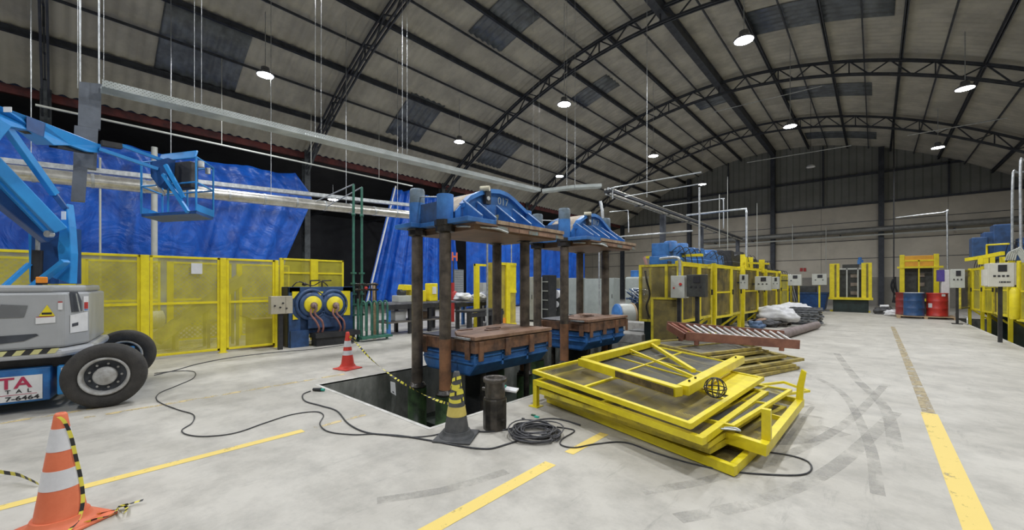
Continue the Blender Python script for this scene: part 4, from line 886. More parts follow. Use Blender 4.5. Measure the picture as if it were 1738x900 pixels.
t8, P8 = posted('thin yellow mesh frame slipped out at the right of the big pile', (1150, 700, .33), (1243, 721, .33), (1341, 661, .30), .04, .035, [], mesh_mat('dark_wire_mesh', (0, 0, 0), (0, 0, 0)), [(.5, 0, .5, 1, .03), (0, .45, 1, .55, .03)])
q = at_z(1222, 728, .30); tag(MB().path(smooth_pts([q, q+Vector((.1, .02, .01)), q+Vector((.15, .06, 0)), q+Vector((.1, .08, .01)), q+Vector((.02, .05, 0))], 5), .009, 6).build('steel_latch', m_galv), 'shiny steel latch hook on the near edge of the posted frame', 'latch')
t = panel('long thin yellow bar frame sticking out behind the posted frame of the big pile', (1290, 652, .22), (1330, 668, .22), (1372, 662, .2), .03, .03)[0]
# the lower pile behind, olive with dirt
oc = mat('olive_soiled_yellow', (.46, .36, .08), (.22, .18, .07), scale=5, rough=.6, lo=.35, hi=.6)
data = [((1125, 612, .06), (1215, 650, .06), (1352, 622, .06), 'lowest soiled olive panel of the low pile under the roller conveyor'),
        ((1118, 604, .12), (1200, 640, .12), (1346, 618, .12), 'soiled olive panel second from the bottom of the low pile'),
        ((1122, 596, .18), (1225, 630, .18), (1360, 608, .18), 'soiled olive panel sticking out farthest right from the low pile'),
        ((1110, 592, .24), (1205, 620, .24), (1330, 603, .24), 'soiled olive panel third from the top of the low pile'),
        ((1116, 584, .30), (1210, 606, .30), (1300, 594, .30), 'grey olive mesh panel second from the top of the low pile'),
        ((1104, 580, .36), (1190, 600, .36), (1288, 589, .36), 'topmost dark mesh panel of the low pile, right under the roller conveyor')]
for i, (a, b, c_, lab) in enumerate(data):
    panel(lab, a, b, c_, .07, .05, mesh_mat('dense_olive_mesh', (.34, .28, .08), (.16, .14, .07), .12, .03) if i < 4 else mesh_mat('grey_olive_mesh', (.20, .19, .15), (.12, .11, .09), .15, .03), [(.5, 0, .5, 1, .06)] if i % 2 else [(0, .5, 1, .5, .06)], m=oc)
# ------------------------------------------------------------------ roller conveyor lying across the low pile
t = thing('roller_conveyor', 'brown roller conveyor section with pale rollers lying on the low pile', 'conveyor', at_z(1240, 575, .4))
A, B = at_z(1164, 564, .64), at_z(1357, 578, .54); C, D = at_z(1330, 562, .62), at_z(1132, 546, .80)
m_brn = mat('conveyor_brown', (.29, .125, .08), (.19, .08, .055), scale=5, rough=.5)
MB().beam(A+Vector((0, 0, -.08)), B+Vector((0, 0, -.08)), .05, .17, up=(0, 0, 1)).build('side_channel', m_brn, t, bevel=.005)
MB().beam(D+Vector((0, 0, -.07)), C+Vector((0, 0, -.07)), .05, .15, up=(0, 0, 1)).build('side_channel', m_brn, t, bevel=.005)
MB().beam(D+Vector((.03, -.03, -.1)), A+Vector((-.03, .03, -.1)), .05, .14, up=(0, 0, 1)).build('end_plate', m_brn, t)
for i in range(15):
    k = (i+.6)/15.4; a = A.lerp(B, k)+Vector((0, 0, -.035)); b = D.lerp(C, k)+Vector((0, 0, -.035))
    MB().tube(a, b, .026, 10).build('roller', mat('roller_red', (.42, .16, .1), (.3, .1, .07), scale=6, rough=.5) if i < 2 else mat('roller_steel', (.68, .66, .64), (.5, .48, .46), scale=6, rough=.35, metal=.3), t)
for q in (A.lerp(B, .1), A.lerp(B, .85), D.lerp(C, .12), D.lerp(C, .8)):
    MB().box((q.x-.04, q.y+.03 if q in (0,) else q.y-.03, .385 if q.x < -1.9 else .33), (q.x+.04, q.y+.03, q.z-.15)).build('packing_block', m_brn, t)
m_log = mat('worn_grey_tube', (.28, .23, .22), (.20, .16, .155), scale=4, rough=.7)
for P_, r_, lab in (([(1325, 567), (1386, 550)], .13, 'long grey brown cardboard tube on the floor beyond the roller conveyor'), ([(1312, 566), (1352, 556)], .09, 'shorter brown tube lying behind the long grey tube')):
    a, b = [at_z(x, y, r_+.04) for x, y in P_]; a.z = b.z = r_+.002
    tag(MB().tube(a, b, r_, 20).tube(b, b+(b-a).normalized()*.02, r_*.9, 20, r2=r_*.7).build('cardboard_tube', m_log), lab, 'tube')
# ------------------------------------------------------------------ bags and dark slats farther up the aisle
m_bag = mat('white_sack', (.80, .80, .80), (.68, .68, .70), scale=3, rough=.55, bump=.6, bscale=9)
def bag(label, c, sx, sy, sz, seed, m=None, name='plastic_bag', cat='bag', rz=0.0):
    rnd = random.Random(seed); ph = [rnd.uniform(0, 6) for _ in range(6)]; rows = []
    n, k = 26, 14
    n, k = 44, 22
    for j in range(k+1):
        v = j/k; el = (v-.5)*PI; row = []
        for i in range(n+1):
            a = 2*PI*i/n; dr = Vector((math.cos(el)*math.cos(a), math.cos(el)*math.sin(a), math.sin(el)))
            q = 1+.42*mnoise.fractal(dr*1.3+Vector((seed*3.1, 0, 0)), 1.0, 2.0, 4)+.10*abs(mnoise.noise(dr*5+Vector((0, seed*2.7, 0))))
            x, y = math.copysign(abs(dr.x)**.8, dr.x)*q*sx/2, math.copysign(abs(dr.y)**.8, dr.y)*q*sy/2
            z = max((dr.z*.5*q+.42)*sz, 0.0)
            row.append(Vector((x*math.cos(rz)-y*math.sin(rz), x*math.sin(rz)+y*math.cos(rz), z))+c)
        rows.append(row)
    return tag(MB().grid(rows).build(name, m or m_bag), label, cat)
def G(px, py): return at_z(px, py, 0)
q = G(1298, 552); bag('large white plastic sack slumped in the middle aisle beyond the tubes', q+Vector((.33, .2, .155)), 1.3, .9, .66, 1, rz=.2)
q = G(1318, 546); bag('white plastic sack lying behind and right of the large one', q+Vector((.4, 1.2, .155)), 1.25, .9, .66, 5)
t = thing('pallet', 'dark low pallet under the white sacks', 'pallet', (G(1298, 552).x, G(1298, 552).y, 0)); q = t.location
m_dkw = mat('dark_timber', (.10, .085, .07), (.05, .045, .04), scale=6, rough=.8)
for i in range(7): MB().box((-.5+i*.19, -.5, .12), (-.36+i*.19, 1.7, .15)).build('deck_board', m_dkw, t, local=True)
for y in (-.45, .6, 1.55): MB().box((-.5, y, 0), (.78, y+.1, .12)).build('bearer', m_dkw, t, local=True)
for (px, py, s_, colr, lab, sd) in ((1285, 556, .5, (.10, .17, .30), 'blue cloth bundle at the near side of the white sacks', 4), (1292, 552, .42, (.40, .25, .17), 'brown and pink rag bundle between blue cloth and white sack', 6), (1250, 551, .9, (.62, .62, .6), 'flat white sheet of plastic left of the white sacks', 8), (1306, 553, .6, (.06, .06, .065), 'black bag beside the rag bundle before the white sacks', 9)):
    q = G(px, py); bag(lab, q+Vector((.1, -.55, 0)), s_, s_*.8, .10 if sd == 8 else .3, sd, mat('bundle_%d' % sd, colr), 'cloth_bundle' if sd != 8 else 'plastic_sheet', 'bundle' if sd != 8 else 'sheet')
m_slat = mat('black_slat', (.07, .075, .085), (.04, .042, .05), scale=5, rough=.5); m_slatl = mat('slat_edge', (.20, .21, .23), (.14, .15, .16), rough=.5)
q0 = G(1345, 552)
for i in range(8):
    z = .0+i*.085; q = q0+Vector((.3+.04*math.sin(i*2.1), .9+.05*math.cos(i*1.7), z)); a = .12*math.sin(i*1.9)
    t = thing('slatted_grid', ['bottom', 'second', 'third', 'fourth', 'fifth', 'sixth', 'seventh', 'topmost'][i]+' dark slatted grid of the stack beside the white sacks, counted from the floor', 'grid', q, a, 'stack of dark slatted grids')
    MB().box((-.55, -.6, 0), (.55, -.54, .055)).build('edge_rail', m_slatl, t, local=True); MB().box((-.55, .54, 0), (.55, .6, .055)).build('edge_rail', m_slatl, t, local=True)
    for k in range(6): MB().box((-.55+k*.2, -.54, .01), (-.47+k*.2, .54, .05)).build('slat', m_slat, t, local=True)
a, b = at_z(1354, 517, .0), None
for k, (x0, x1) in enumerate(((1338, 1352), (1341, 1356))):
    bse = G(x1, 527); top = at_n(x0, 466, bse+Vector((0, .9, 0)), (0, 1, 0)); tag(MB().tube(bse+Vector((0, 0, .02)), top, .04, 8).build('leaning_pole', m_galv), ['white pole leaning on the far press line, left of the pair', 'white pole leaning on the far press line, right of the pair'][k], 'pole')
# ------------------------------------------------------------------ blue tarpaulins along the left columns
def tarp_mat():
    m, nt, N, L, b = _nodes('blue_tarpaulin')
    b.inputs['Base Color'].default_value = (.008, .09, .48, 1); b.inputs['Roughness'].default_value = .38
    tc = N.new('ShaderNodeTexCoord'); n = N.new('ShaderNodeTexNoise'); n.inputs['Scale'].default_value = .9; n.inputs['Detail'].default_value = 8; n.inputs['Roughness'].default_value = .7; n.inputs['Distortion'].default_value = 1.2
    L.new(tc.outputs['Object'], n.inputs[0])
    r = N.new('ShaderNodeValToRGB'); r.color_ramp.elements[0].position = .35; r.color_ramp.elements[1].position = .65
    r.color_ramp.elements[0].color = (.005, .055, .33, 1); r.color_ramp.elements[1].color = (.010, .125, .60, 1); L.new(n.outputs[0], r.inputs[0]); L.new(r.outputs[0], b.inputs['Base Color'])
    n2 = N.new('ShaderNodeTexNoise'); n2.inputs['Scale'].default_value = .7; n2.inputs['Detail'].default_value = 6; n2.inputs['Distortion'].default_value = 2.0; L.new(tc.outputs['Object'], n2.inputs[0])
    bp = N.new('ShaderNodeBump'); bp.inputs['Strength'].default_value = .4; bp.inputs['Distance'].default_value = .25; L.new(n2.outputs[0], bp.inputs['Height']); L.new(bp.outputs[0], b.inputs['Normal'])
    MATS['blue_tarpaulin'] = m; return m
m_tarp = tarp_mat()
def tarp(label, x, ylo, yhi, zlo, zhi, folds, amp, seed, ny=90, nz=24, lean=0.0):
    rnd = random.Random(seed); ph = [rnd.uniform(0, 6) for _ in range(8)]; rows = []
    for j in range(nz+1):
        v = j/nz; row = []
        for i in range(ny+1):
            u = i/ny; y = ylo(v)+(yhi(v)-ylo(v))*u; zt = zhi(u); zb = zlo; z = zb+(zt-zb)*v
            d = amp*(math.sin(folds*2*PI*u+ph[0]+.8*math.sin(2*v+ph[1]))+.5*math.sin(folds*4.6*PI*u+ph[2]+v)+.4*math.sin(folds*1.1*PI*u+ph[3]))*(1.15-.45*v)
            row.append(Vector((x+d+lean*(1-v), y, z)))
        rows.append(row)
    return tag(MB().grid(rows).build('tarpaulin', m_tarp, solid=.004), label, 'tarpaulin')
tarp('huge blue tarpaulin hanging behind the yellow fence and the boom lift', -19.75, lambda v: -6.0, lambda v: (6.0+.9*(v/.43) if v < .43 else 6.9+1.1*(v-.43)/.42 if v < .85 else 8.0-.8*(v-.85)/.15), .05, lambda u: 6.35+.35*u-.12*abs(math.sin(u*22)), 9, .10, 2, ny=150)
tarp('tall blue tarpaulin pulled aside beyond the dark opening, left of the presses', -19.85, lambda v: 10.7+1.7*v, lambda v: 17.2-.6*v, .6, lambda u: 7.0-.15*abs(math.sin(u*14)), 7, .16, 5)
tarp('low blue tarpaulin seen between the columns of the presses', -19.5, lambda v: 17.3, lambda v: 31.5, .05, lambda u: 5.3, 12, .10, 8)
MB().path([Vector((-19.6, 10.62+1.7*k/12, .6+6.4*k/12)) for k in range(13)], .045, 6).build('white_hem_rope', m_white, bpy.data.objects['tarpaulin.001'])
for px, yt, yb, lab in ((262, 318, 470, 'pale steel post before the huge tarpaulin, above the middle fence panel'), (170, 320, 440, 'thin pale rod before the huge tarpaulin above the left fence panel')):
    x = -18.8; a = at_x(px, yb, x); tag(MB().tube((x, a.y, 0), (x, a.y, at_x(px, yt, x).z+ (1.4 if px == 262 else 1.0)), .09 if px == 262 else .03, 10).build('steel_post', m_greyl), lab, 'post')
# ------------------------------------------------------------------ round duct and the pipes above it
def P3(px, py, x): return at_x(px, py, x)
da, db = P3(-60, 284, -14.5), P3(705, 366, -14.5)
dt = thing('round_duct', 'fat shiny round duct running before the blue tarpaulins into the first press head', 'duct', (-14.5, da.y, da.z))
MB().tube(da, db, .17, 24).build('duct_pipe', m_duct, dt)
for k in range(1, 12):
    q = da.lerp(db, k/12); dd = (db-da).normalized(); MB().tube(q-dd*.03, q+dd*.03, .182, 24).build('joint_band', m_galv, dt)
dc, dd_ = P3(-60, 266, -14.8), P3(700, 349, -14.8)
tag(MB().beam(dc, dd_, .2, .12, up=(0, 0, 1)).build('cable_trunking', m_galv), 'flat galvanised trunking lying along the top of the round duct', 'trunking')
for k in (.08, .3, .52, .74, .93):
    q = da.lerp(db, k); tag(MB().tube(Vector((q.x-.1, q.y, q.z+.17)), Vector((q.x-.1, q.y, roof_z(q.x)-.1)), .009, 6).build('hanger_rod', m_galv, dt), None)
tp0, tp1 = P3(60, 178, -17.5), P3(700, 316, -17.5); mb = MB().tube(tp0, tp1, .035, 8)
for k in (.1, .35, .6, .85): q = tp0.lerp(tp1, k); mb.tube(q, Vector((q.x, q.y, roof_z(q.x)-.22)), .012, 6)
tag(mb.build('thin_pipe', m_greyl), 'thin pale pipe running along under the red eave beam', 'pipe')
# ------------------------------------------------------------------ perforated cable tray under the roof
TX, TZ = -9.0, 4.82
ta, tb = at_x(172, 152, TX), at_x(912, 326, TX)
tt = thing('cable_tray', 'long perforated galvanised cable tray hanging across the hall over the fence and presses', 'cable tray', (TX, ta.y, ta.z))
m_tray = mesh_mat('perforated_tray', (.62, .66, .64), (.48, .52, .50), .16, .05)
for nm, (a, b) in (('tray_run', (ta, tb)),):
    mb = MB()
    for dx in (-.16, .16): mb.beam(a+Vector((dx, 0, .05)), b+Vector((dx, 0, .05)), .008, .11, up=(0, 0, 1))
    mb.build('tray_side', m_tray, tt); MB().beam(a, b, .32, .006, up=(0, 0, 1)).build('tray_base', m_tray, tt)
    mb = MB()
    for j in range(5): mb.tube(a+Vector((-.1+j*.05, 0, .03)), b+Vector((-.1+j*.05, 0, .03)), .018, 6)
    mb.build('cable_bundle', m_galv, tt)
tc_ = at_z(975, 318, tb.z+.12); td = at_z(1020, 316, tb.z+.15)
tray2 = thing('cable_tray', 'short cable tray bend crossing behind the first press head to the pipe rack', 'cable tray', (tc_.x, tc_.y, tb.z))
tb2 = tb+(tc_-tb).normalized()*.18; MB().beam(tb2, tc_, .32, .10, up=(0, 0, 1)).beam(tc_, td, .34, .10, up=(0, 0, 1)).build('tray_body', m_tray, tray2)
te, tf = at_z(1032, 325, 4.95), at_x(1290, 402, -7.0); tf = Vector((te.x+.3, 31.0, 4.7))
rack = thing('pipe_rack', 'dark rack of pipes and cables running away above the caged presses', 'pipe rack', te)
MB().beam(te, tf, .34, .07, up=(0, 0, 1)).build('rack_tray', m_steel, rack)
for j, (dx, dz, r_) in enumerate(((-.12, .09, .035), (0, .10, .05), (.12, .08, .03), (-.08, -.09, .03), (.1, -.1, .04))):
    MB().tube(te+Vector((dx, 0, dz)), tf+Vector((dx, 0, dz)), r_, 8).build('rack_pipe', m_galv if j % 2 else m_duct, rack)
for k in range(1, 7):
    q = te.lerp(tf, k/7); MB().box((q.x-.22, q.y-.03, q.z-.14), (q.x+.22, q.y+.03, q.z-.10)).build('rack_bracket', m_steel, rack)
for k, (px, lab) in enumerate(((1125, 'dark post carrying the pipe rack beside the blue head of the near caged press'), (1190, 'dark post carrying the pipe rack, second one up the hall'), (1252, 'dark short post carrying the far end of the pipe rack'))):
    q = at_x(px, 480, te.x+.25); tag(MB().box((q.x-.1, q.y-.1, 0), (q.x+.1, q.y+.1, 4.65)).build('rack_post', m_steel), lab, 'post')
# paired hanger rods from the roof
rods = [(330, 342, 40, 178, -9.0), (535, 545, 0, 232, -9.0), (683, 691, 200, 262, -9.0), (905, 915, 130, 324, -9.0), (132, 176, 0, 150, -9.0)]
for a, b, y0, y1, x in rods:
    for px in (a, b):
        q = at_x(px, y1, x); q2 = Vector((x, q.y, roof_z(x)-.1)); MB().tube(q, q2, .004, 6).build('hanger_rod', m_galv, tt)
for px, y1 in ((962, 318), (976, 318), (1098, 335)):
    q = at_y(px, y1, 12.0); MB().tube(q, Vector((q.x, q.y, roof_z(q.x)-.1)), .008, 6).build('hanger_rod', m_galv, tray2)
# flat vertical duct dropping from the tray at the left
q = at_x(155, 150, -9.3)
fd = thing('flat_duct', 'grey flat vertical duct dropping between the cable tray and the boom of the lift', 'duct', (q.x, q.y, at_x(150, 320, -9.3).z))
def fq2(pts, d=.10): return MB().prism([at_x(px, py, -9.3) for px, py in pts], (d, 0, 0))
m_fd = mat('dull_galvanised', (.20, .22, .25), (.15, .165, .19), scale=3, rough=.45, metal=.3)
fq2([(134, 142), (172, 146), (170, 222), (132, 216)]).build('upper_section', m_fd, fd); fq2([(126, 216), (166, 222), (163, 290), (124, 284)], .12).build('middle_section', m_fd, fd); fq2([(124, 284), (148, 288), (144, 344), (120, 342)], .14).build('lower_section', m_fd, fd)
for px in (136, 168): a = at_x(px, 145, -9.25); MB().tube(a, Vector((a.x, a.y, roof_z(a.x)-.1)), .012, 6).build('hanger_rod', m_galv, fd)
# ------------------------------------------------------------------ white conduits crossing the hall
def conduit(label, P, r=.02, nx=5, name='conduit', m=None):
    return tag(MB().path(smooth_pts(P, nx) if nx > 1 else P, r, 8).build(name, m or m_galv), label, 'pipe')
def line_y(px0, py0, px1, py1, Y): return [at_y(px0, py0, Y), at_y(px1, py1, Y)]
conduit('long bright wire crossing high before the gable, right of the ridge beam', line_y(1540, 230, 1710, 200, 26.5), .022, 1)
conduit('bright wire crossing below the ridge beam towards the gable', line_y(1268, 276, 1445, 247, 26.5), .022, 1)
conduit('thin bright wire crossing high at the ridge beam, above the other wires', line_y(1212, 190, 1395, 146, 17.8), .012, 1)
def goose(label, px0, py0, px1, py1, ybot, Y, r=.03):
    a, b = at_y(px0, py0, Y), at_y(px1, py1, Y); z = (a.z+b.z)/2; a.z = b.z = z; c = at_y(px1, ybot, Y); c.x = b.x; dx = .15 if b.x > a.x else -.15
    return conduit(label, [a, Vector((b.x-dx, Y, z)), Vector((b.x-dx*.3, Y, z-.04)), Vector((b.x, Y, z-.15)), Vector((b.x, Y, c.z))], r, 4)
goose('bright pipe bent down over the tall yellow caged press, right of the pipe rack', 1165, 366, 1267, 354, 436, 15.5, .035)
goose('thin pipe bent down left of the bright bent pipe over the caged presses', 1125, 352, 1228, 335, 388, 17.0, .022)
goose('thin white pipe high over the second press, bent down to the pipe rack', 1190, 297, 1040, 315, 338, 13.0, .022)
conduit('thin white pipe stretching from the small lamp to the pipe rack bend', [at_y(1060, 334, 14.0), at_y(1190, 312, 14.0)], .018, 1)
conduit('long white tube crossing behind the second press head to the rack post', [at_y(1050, 402, 17.0), at_y(1176, 392, 17.0)], .035, 1)
conduit('white pipe dropping from the roof behind the blue head of the near caged press', [at_y(1187, 318, 13.2), at_y(1187, 428, 13.2)], .028, 1)
conduit('white pipe with a short cross arm left of the caged presses', [at_y(1035, 360, 14.0), at_y(1066, 357, 14.0), at_y(1067, 395, 14.0)], .022, 1)
conduit('thick white drop pipe at the top of the second press head', [at_y(1019, 342, 9.2), at_y(1022, 358, 9.2), at_y(1023, 378, 9.2)], .04, 4)
conduit('vertical white pipe behind the first press, right of the far column', [at_x(827, 412, -9), Vector((-9, at_x(827, 412, -9).y, 0))], .03, 1)
conduit('vertical white pipe behind the second press, beside its far column', [at_x(1017, 425, -9), Vector((-9, at_x(1017, 425, -9).y, 0))], .035, 1)
conduit('vertical pale pipe behind the presses, just right of the yellow guard', [at_x(868, 405, -12), Vector((-12, at_x(868, 405, -12).y, 0))], .025, 1)
conduit('galvanised pipe bent over beside the end wall, right of the yellow hoist frame', [at_y(1520, 370, 30.5), at_y(1600, 361, 30.5), at_y(1607, 364, 30.5), at_y(1608, 458, 30.5)], .035, 3)
conduit('galvanised bent pipe at the right edge, nearer and taller', [at_d(1760, 268, 11.2), at_d(1738, 272, 11.2), at_d(1732, 285, 11.2), at_d(1733, 435, 11.2)], .03, 4)
conduit('galvanised bent pipe at the right edge, left of the taller one', [at_d(1765, 291, 12.2), at_d(1728, 293, 12.2), at_d(1719, 303, 12.2), at_d(1718, 440, 12.2)], .03, 4)
for i, (px, ya, yb, Y) in enumerate(((1221, 330, 420, 24), (1235, 300, 425, 26), (1285, 345, 440, 30), (1345, 380, 440, 36), (1402, 385, 470, 38))):
    q = at_y(px, yb, Y); MB().tube(q, Vector((q.x, Y, at_y(px, ya, Y).z)), .018, 6).build('drop_pipe', m_greyl, rack)
# spiral duct along the end wall
sd = thing('wall_duct', 'long grey round duct running across the pale end wall', 'duct', (-2.5, 40.3, 5.5)); MB().tube((-12, 40.3, 5.62), (7.2, 40.3, 5.72), .2, 18).build('duct_pipe', mat('dull_wall_duct', (.27, .27, .25), (.2, .2, .19), scale=3, rough=.45, metal=.3), sd)
MB().tube((-12, 40.2, 5.2), (7.2, 40.2, 5.3), .06, 10).build('small_pipe', m_greyl, sd)
for x in range(-11, 7, 3): MB().box((x-.04, 40.2, 5.35), (x+.04, 40.9, 5.42)).build('wall_bracket', m_steel, sd)
q = at_y(1376, 284, 30.0); t = thing('dome_lamp', 'unlit white dome lamp high before the gable cladding', 'lamp', q); MB().lathe((0, 0, 0), [(.22, 0), (.2, .08), (.1, .14), (.03, .16)], 18).build('shade', m_white, t, local=True); MB().tube((0, 0, .15), (0, 0, roof_z(q.x)-q.z-.15), .012, 6).build('drop_rod', m_steel, t, local=True)
# ------------------------------------------------------------------ caged presses
m_pdk = mat('press_dark', (.055, .06, .055), (.03, .03, .028), scale=4, rough=.5)
m_olv = mat('olive_guard', (.24, .19, .055), (.13, .105, .045), scale=3, rough=.6)
m_cage = mesh_mat('olive_guard_mesh', (.30, .24, .07), (.18, .15, .06), .22, .03)
m_dkgrn = mat('dark_green_base', (.02, .04, .036), (.012, .022, .02), scale=3, rough=.5)
def caged(label, xf, xb, ya, yb, z0, z1, head, hh, doors, floor=0.0, near_open=0, m_gm=None, extra=None, head_m=None, post_m=None):
    """press behind guards: xf is the aisle face, xb the back, ya the near end"""
    t = thing('caged_press', label, 'press', ((xf+xb)/2, (ya+yb)/2, floor)); s = 1 if xf > xb else -1; gm = m_gm or m_mesh; pm = post_m or m_yel
    xm = (xf+xb)/2
    MB().box((xb, ya+.2, floor), (xf-s*.55, yb-.2, z0+.15)).build('base', m_dkgrn, t, bevel=.02)
    for x in (xb+s*.3, xf-s*.55):
        for y in (ya+.45, yb-.45): MB().box((x-.12, y-.12, z0), (x+.12, y+.12, z1+.1)).build('column', m_pdk, t)
    for k in range(3):
        z = z0+.35+k*(z1-z0-.5)/3; MB().box((xb+s*.2, ya+.4, z), (xf-s*.5, yb-.4, z+.12)).build('heated_platen', m_rust if k % 2 else m_pdk, t, bevel=.01)
    L = yb-ya-.4
    hd = MB().box((xb+s*.1, ya+.3, z1), (xf-s*.45, yb-.3, z1+hh*.4)).build('head', head, t, bevel=.03)
    MB().prism([(xf-s*.5, ya+.35+L*k_*.95, z1+hh*q_) for k_, q_ in ((0, .38), (0, .95), (.13, .95), (.17, .72), (.40, .82), (.46, .74), (.48, 1.0), (.68, 1.0), (.70, .8), (1.0, .76), (1.0, .38))], (-s*(abs(xf-xb)-.65), 0, 0)).build('head_casting', head, hd, bevel=.02)
    for k in (.25, .65): MB().lathe((xm, ya+L*k+.2, z1+hh*.6), [(.17, 0), (.17, hh*.42), (.14, hh*.46), (.001, hh*.46)], 20).build('cylinder', head, hd)
    for i in range(4):
        y = ya+.5+i*L*.22; MB().path(smooth_pts([(xf-s*.45, y, z1+hh*.5), (xf-s*.2, y+.1, z1+hh*.8), (xf-s*.1, y+.2, z1+.1), (xf-s*.15, y+.15, z1-.3)], 5), .012, 6).build('hydraulic_hose', m_black, t)
    # near end guard
    pw = .07
    mb = MB()
    for x in (xf, (xf*2+xb)/3, xb): mb.box((x-pw/2, ya-pw/2, z0), (x+pw/2, ya+pw/2, z1))
    mb.box((xb, ya-.02, z1-.06), (xf, ya+.02, z1)).box((xb, ya-.02, z0), (xf, ya+.02, z0+.06)); mb.build('end_guard', pm, t)
    MB().quad((xb, ya, z0), (xf, ya, z0), (xf, ya, z1), (xb, ya, z1)).build('end_mesh', m_cage, t)
    # aisle doors, each hinged a little open
    n = doors; w = (yb-ya)/n
    for i in range(n):
        y = ya+i*w; a = (.0, .22, .08, .3, .12)[(i+len(label)) % 5]*(1 if i % 2 else .6); dx = s*math.sin(a)*(w-.06); dy = math.cos(a)*(w-.06); hz = z0+.02
        p0, p1 = Vector((xf, y+.03, 0)), Vector((xf+dx, y+.03+dy, 0))
        if i % 2: p0, p1 = Vector((xf+dx, y+.03, 0)), Vector((xf, y+.03+dy, 0))
        d = MB(); u = Vector((0, 0, 1))
        d.beam(p0+u*(hz+.03), p1+u*(hz+.03), .05, .07, up=(0, 0, 1)).beam(p0+u*(z1-.03), p1+u*(z1-.03), .05, .06, up=(0, 0, 1))
        e = (p1-p0).normalized()*.05; wd_ = .07 if i % 2 else .20; nrm = Vector((0, 0, 1)).cross(e).normalized(); d.beam(p0+e*.6+u*hz, p0+e*.6+u*z1, .06, .07, up=nrm).beam(p1-e*20*wd_/2+u*hz, p1-e*20*wd_/2+u*z1, wd_, .06, up=nrm)
        if i % 2 == 0: d.beam(p0+u*((z0+z1)/2), p1+u*((z0+z1)/2), .04, .05, up=(0, 0, 1))
        dr = d.build('guard_door', m_yel if i % 2 == 0 else m_yeld, t); MB().quad(p0+u*hz, p1+u*hz, p1+u*z1, p0+u*z1).build('door_mesh', m_meshd if i % 2 else gm, dr)
        h = p1-e*1.2+Vector((s*.05, 0, (z0+z1)/2)); MB().box((h.x-.02, h.y-.02, h.z-.08), (h.x+.02, h.y+.02, h.z+.08)).build('handle', m_black, dr)
    for y in (ya+.02, yb-.02): MB().box((xf-.05-s*.03, y-.05, floor), (xf+.05-s*.03, y+.05, z1+.08)).build('guard_post', pm, t)
    MB().box((xf-s*.1-.03, ya, z1), (xf-s*.1+.03, yb, z1+.07)).build('top_rail', m_yel, t)
    MB().beam((xf-s*.08, ya+.1, z0-.02), (xf-s*.6, ya+.4, max(floor, z0-.5)), .06, .06).beam((xf-s*.08, yb-.1, z0-.02), (xf-s*.6, yb-.4, max(floor, z0-.5)), .06, .06).build('door_brace', m_yel, t)
    return t
L1 = caged('near caged press with soiled olive end guard and blue head, left of the middle aisle', -3.62, -4.66, 10.35, 12.9, .62, 2.12, m_blue, .62, 2, m_gm=m_meshd, post_m=m_yeld)
L2 = caged('second caged press of the left line, blue head with hoses, doors edged bright yellow', -3.6, -5.6, 13.2, 16.3, .55, 2.16, m_blue, .62, 2, m_gm=m_meshd)
L3 = caged('third caged press of the left line, dark head and taller yellow posts', -3.6, -5.8, 16.8, 20.4, .5, 2.2, m_black, .75, 2, m_gm=m_meshd)
L4 = caged('fourth caged press of the left line, half hidden behind control boxes', -3.6, -5.8, 20.9, 24.6, .5, 2.2, m_pdk, .6, 2, m_gm=m_meshd)
L5 = caged('farthest caged press of the left line, low and dark behind a thin yellow rail', -3.7, -5.8, 25.2, 29.2, .5, 2.1, m_pdk, .35, 2)
# tall yellow posts and rails on the third press, lower olive plate on the first
for px, y0, y1, Y in ((1262, 432, 465, 17.2), (1293, 441, 470, 20.0), (1273, 437, 460, 18.3)):
    a, b = at_y(px, y1, Y), at_y(px, y0, Y); MB().box((a.x-.1, Y-.05, 2.1), (a.x+.1, Y+.05, b.z)).build('tall_post', m_yel, L3)
a = at_y(1262, 446, 17.1); b = at_y(1305, 448, 20.1); MB().beam(a, b, .05, .07).build('high_rail', m_yel, L3)
a = at_y(1150, 434, 12.0); tag(MB().box((-5.2, 11.9, a.z-.05), (-3.6, 12.1, a.z+.02)).build('walkway_rail', m_yel, L1), None)
q0, q1 = at_y(1108, 508, 10.1), at_y(1149, 571, 10.1)
t = thing('guard_plate', 'soiled olive plate standing before the end guard of the near caged press', 'guard plate', ((q0.x+q1.x)/2, 10.1, 0))
MB().box((q0.x, 10.07, .06), (q1.x, 10.13, q0.z)).build('plate', m_olv, t, bevel=.004); MB().box((q0.x-.03, 10.05, q0.z), (q1.x+.03, 10.15, q0.z+.05)).box((q0.x-.03, 10.05, 0), (q0.x+.03, 10.15, q0.z)).build('frame', m_yeld, t)
MB().path(smooth_pts([at_y(1095, 460, 10.15), at_y(1098, 478, 10.12), at_y(1103, 500, 10.15), at_y(1097, 520, 10.12), at_y(1102, 540, 10.15)], 6), .025, 6).build('hanging_hose', m_oil, L1)
tag(MB().beam(at_y(1093, 436, 10.5), at_y(1100, 456, 10.5), .08, .05).build('warning_lever', mat('pink_grey_lever', (.45, .25, .22), (.35, .2, .18), rough=.6), L1), None)
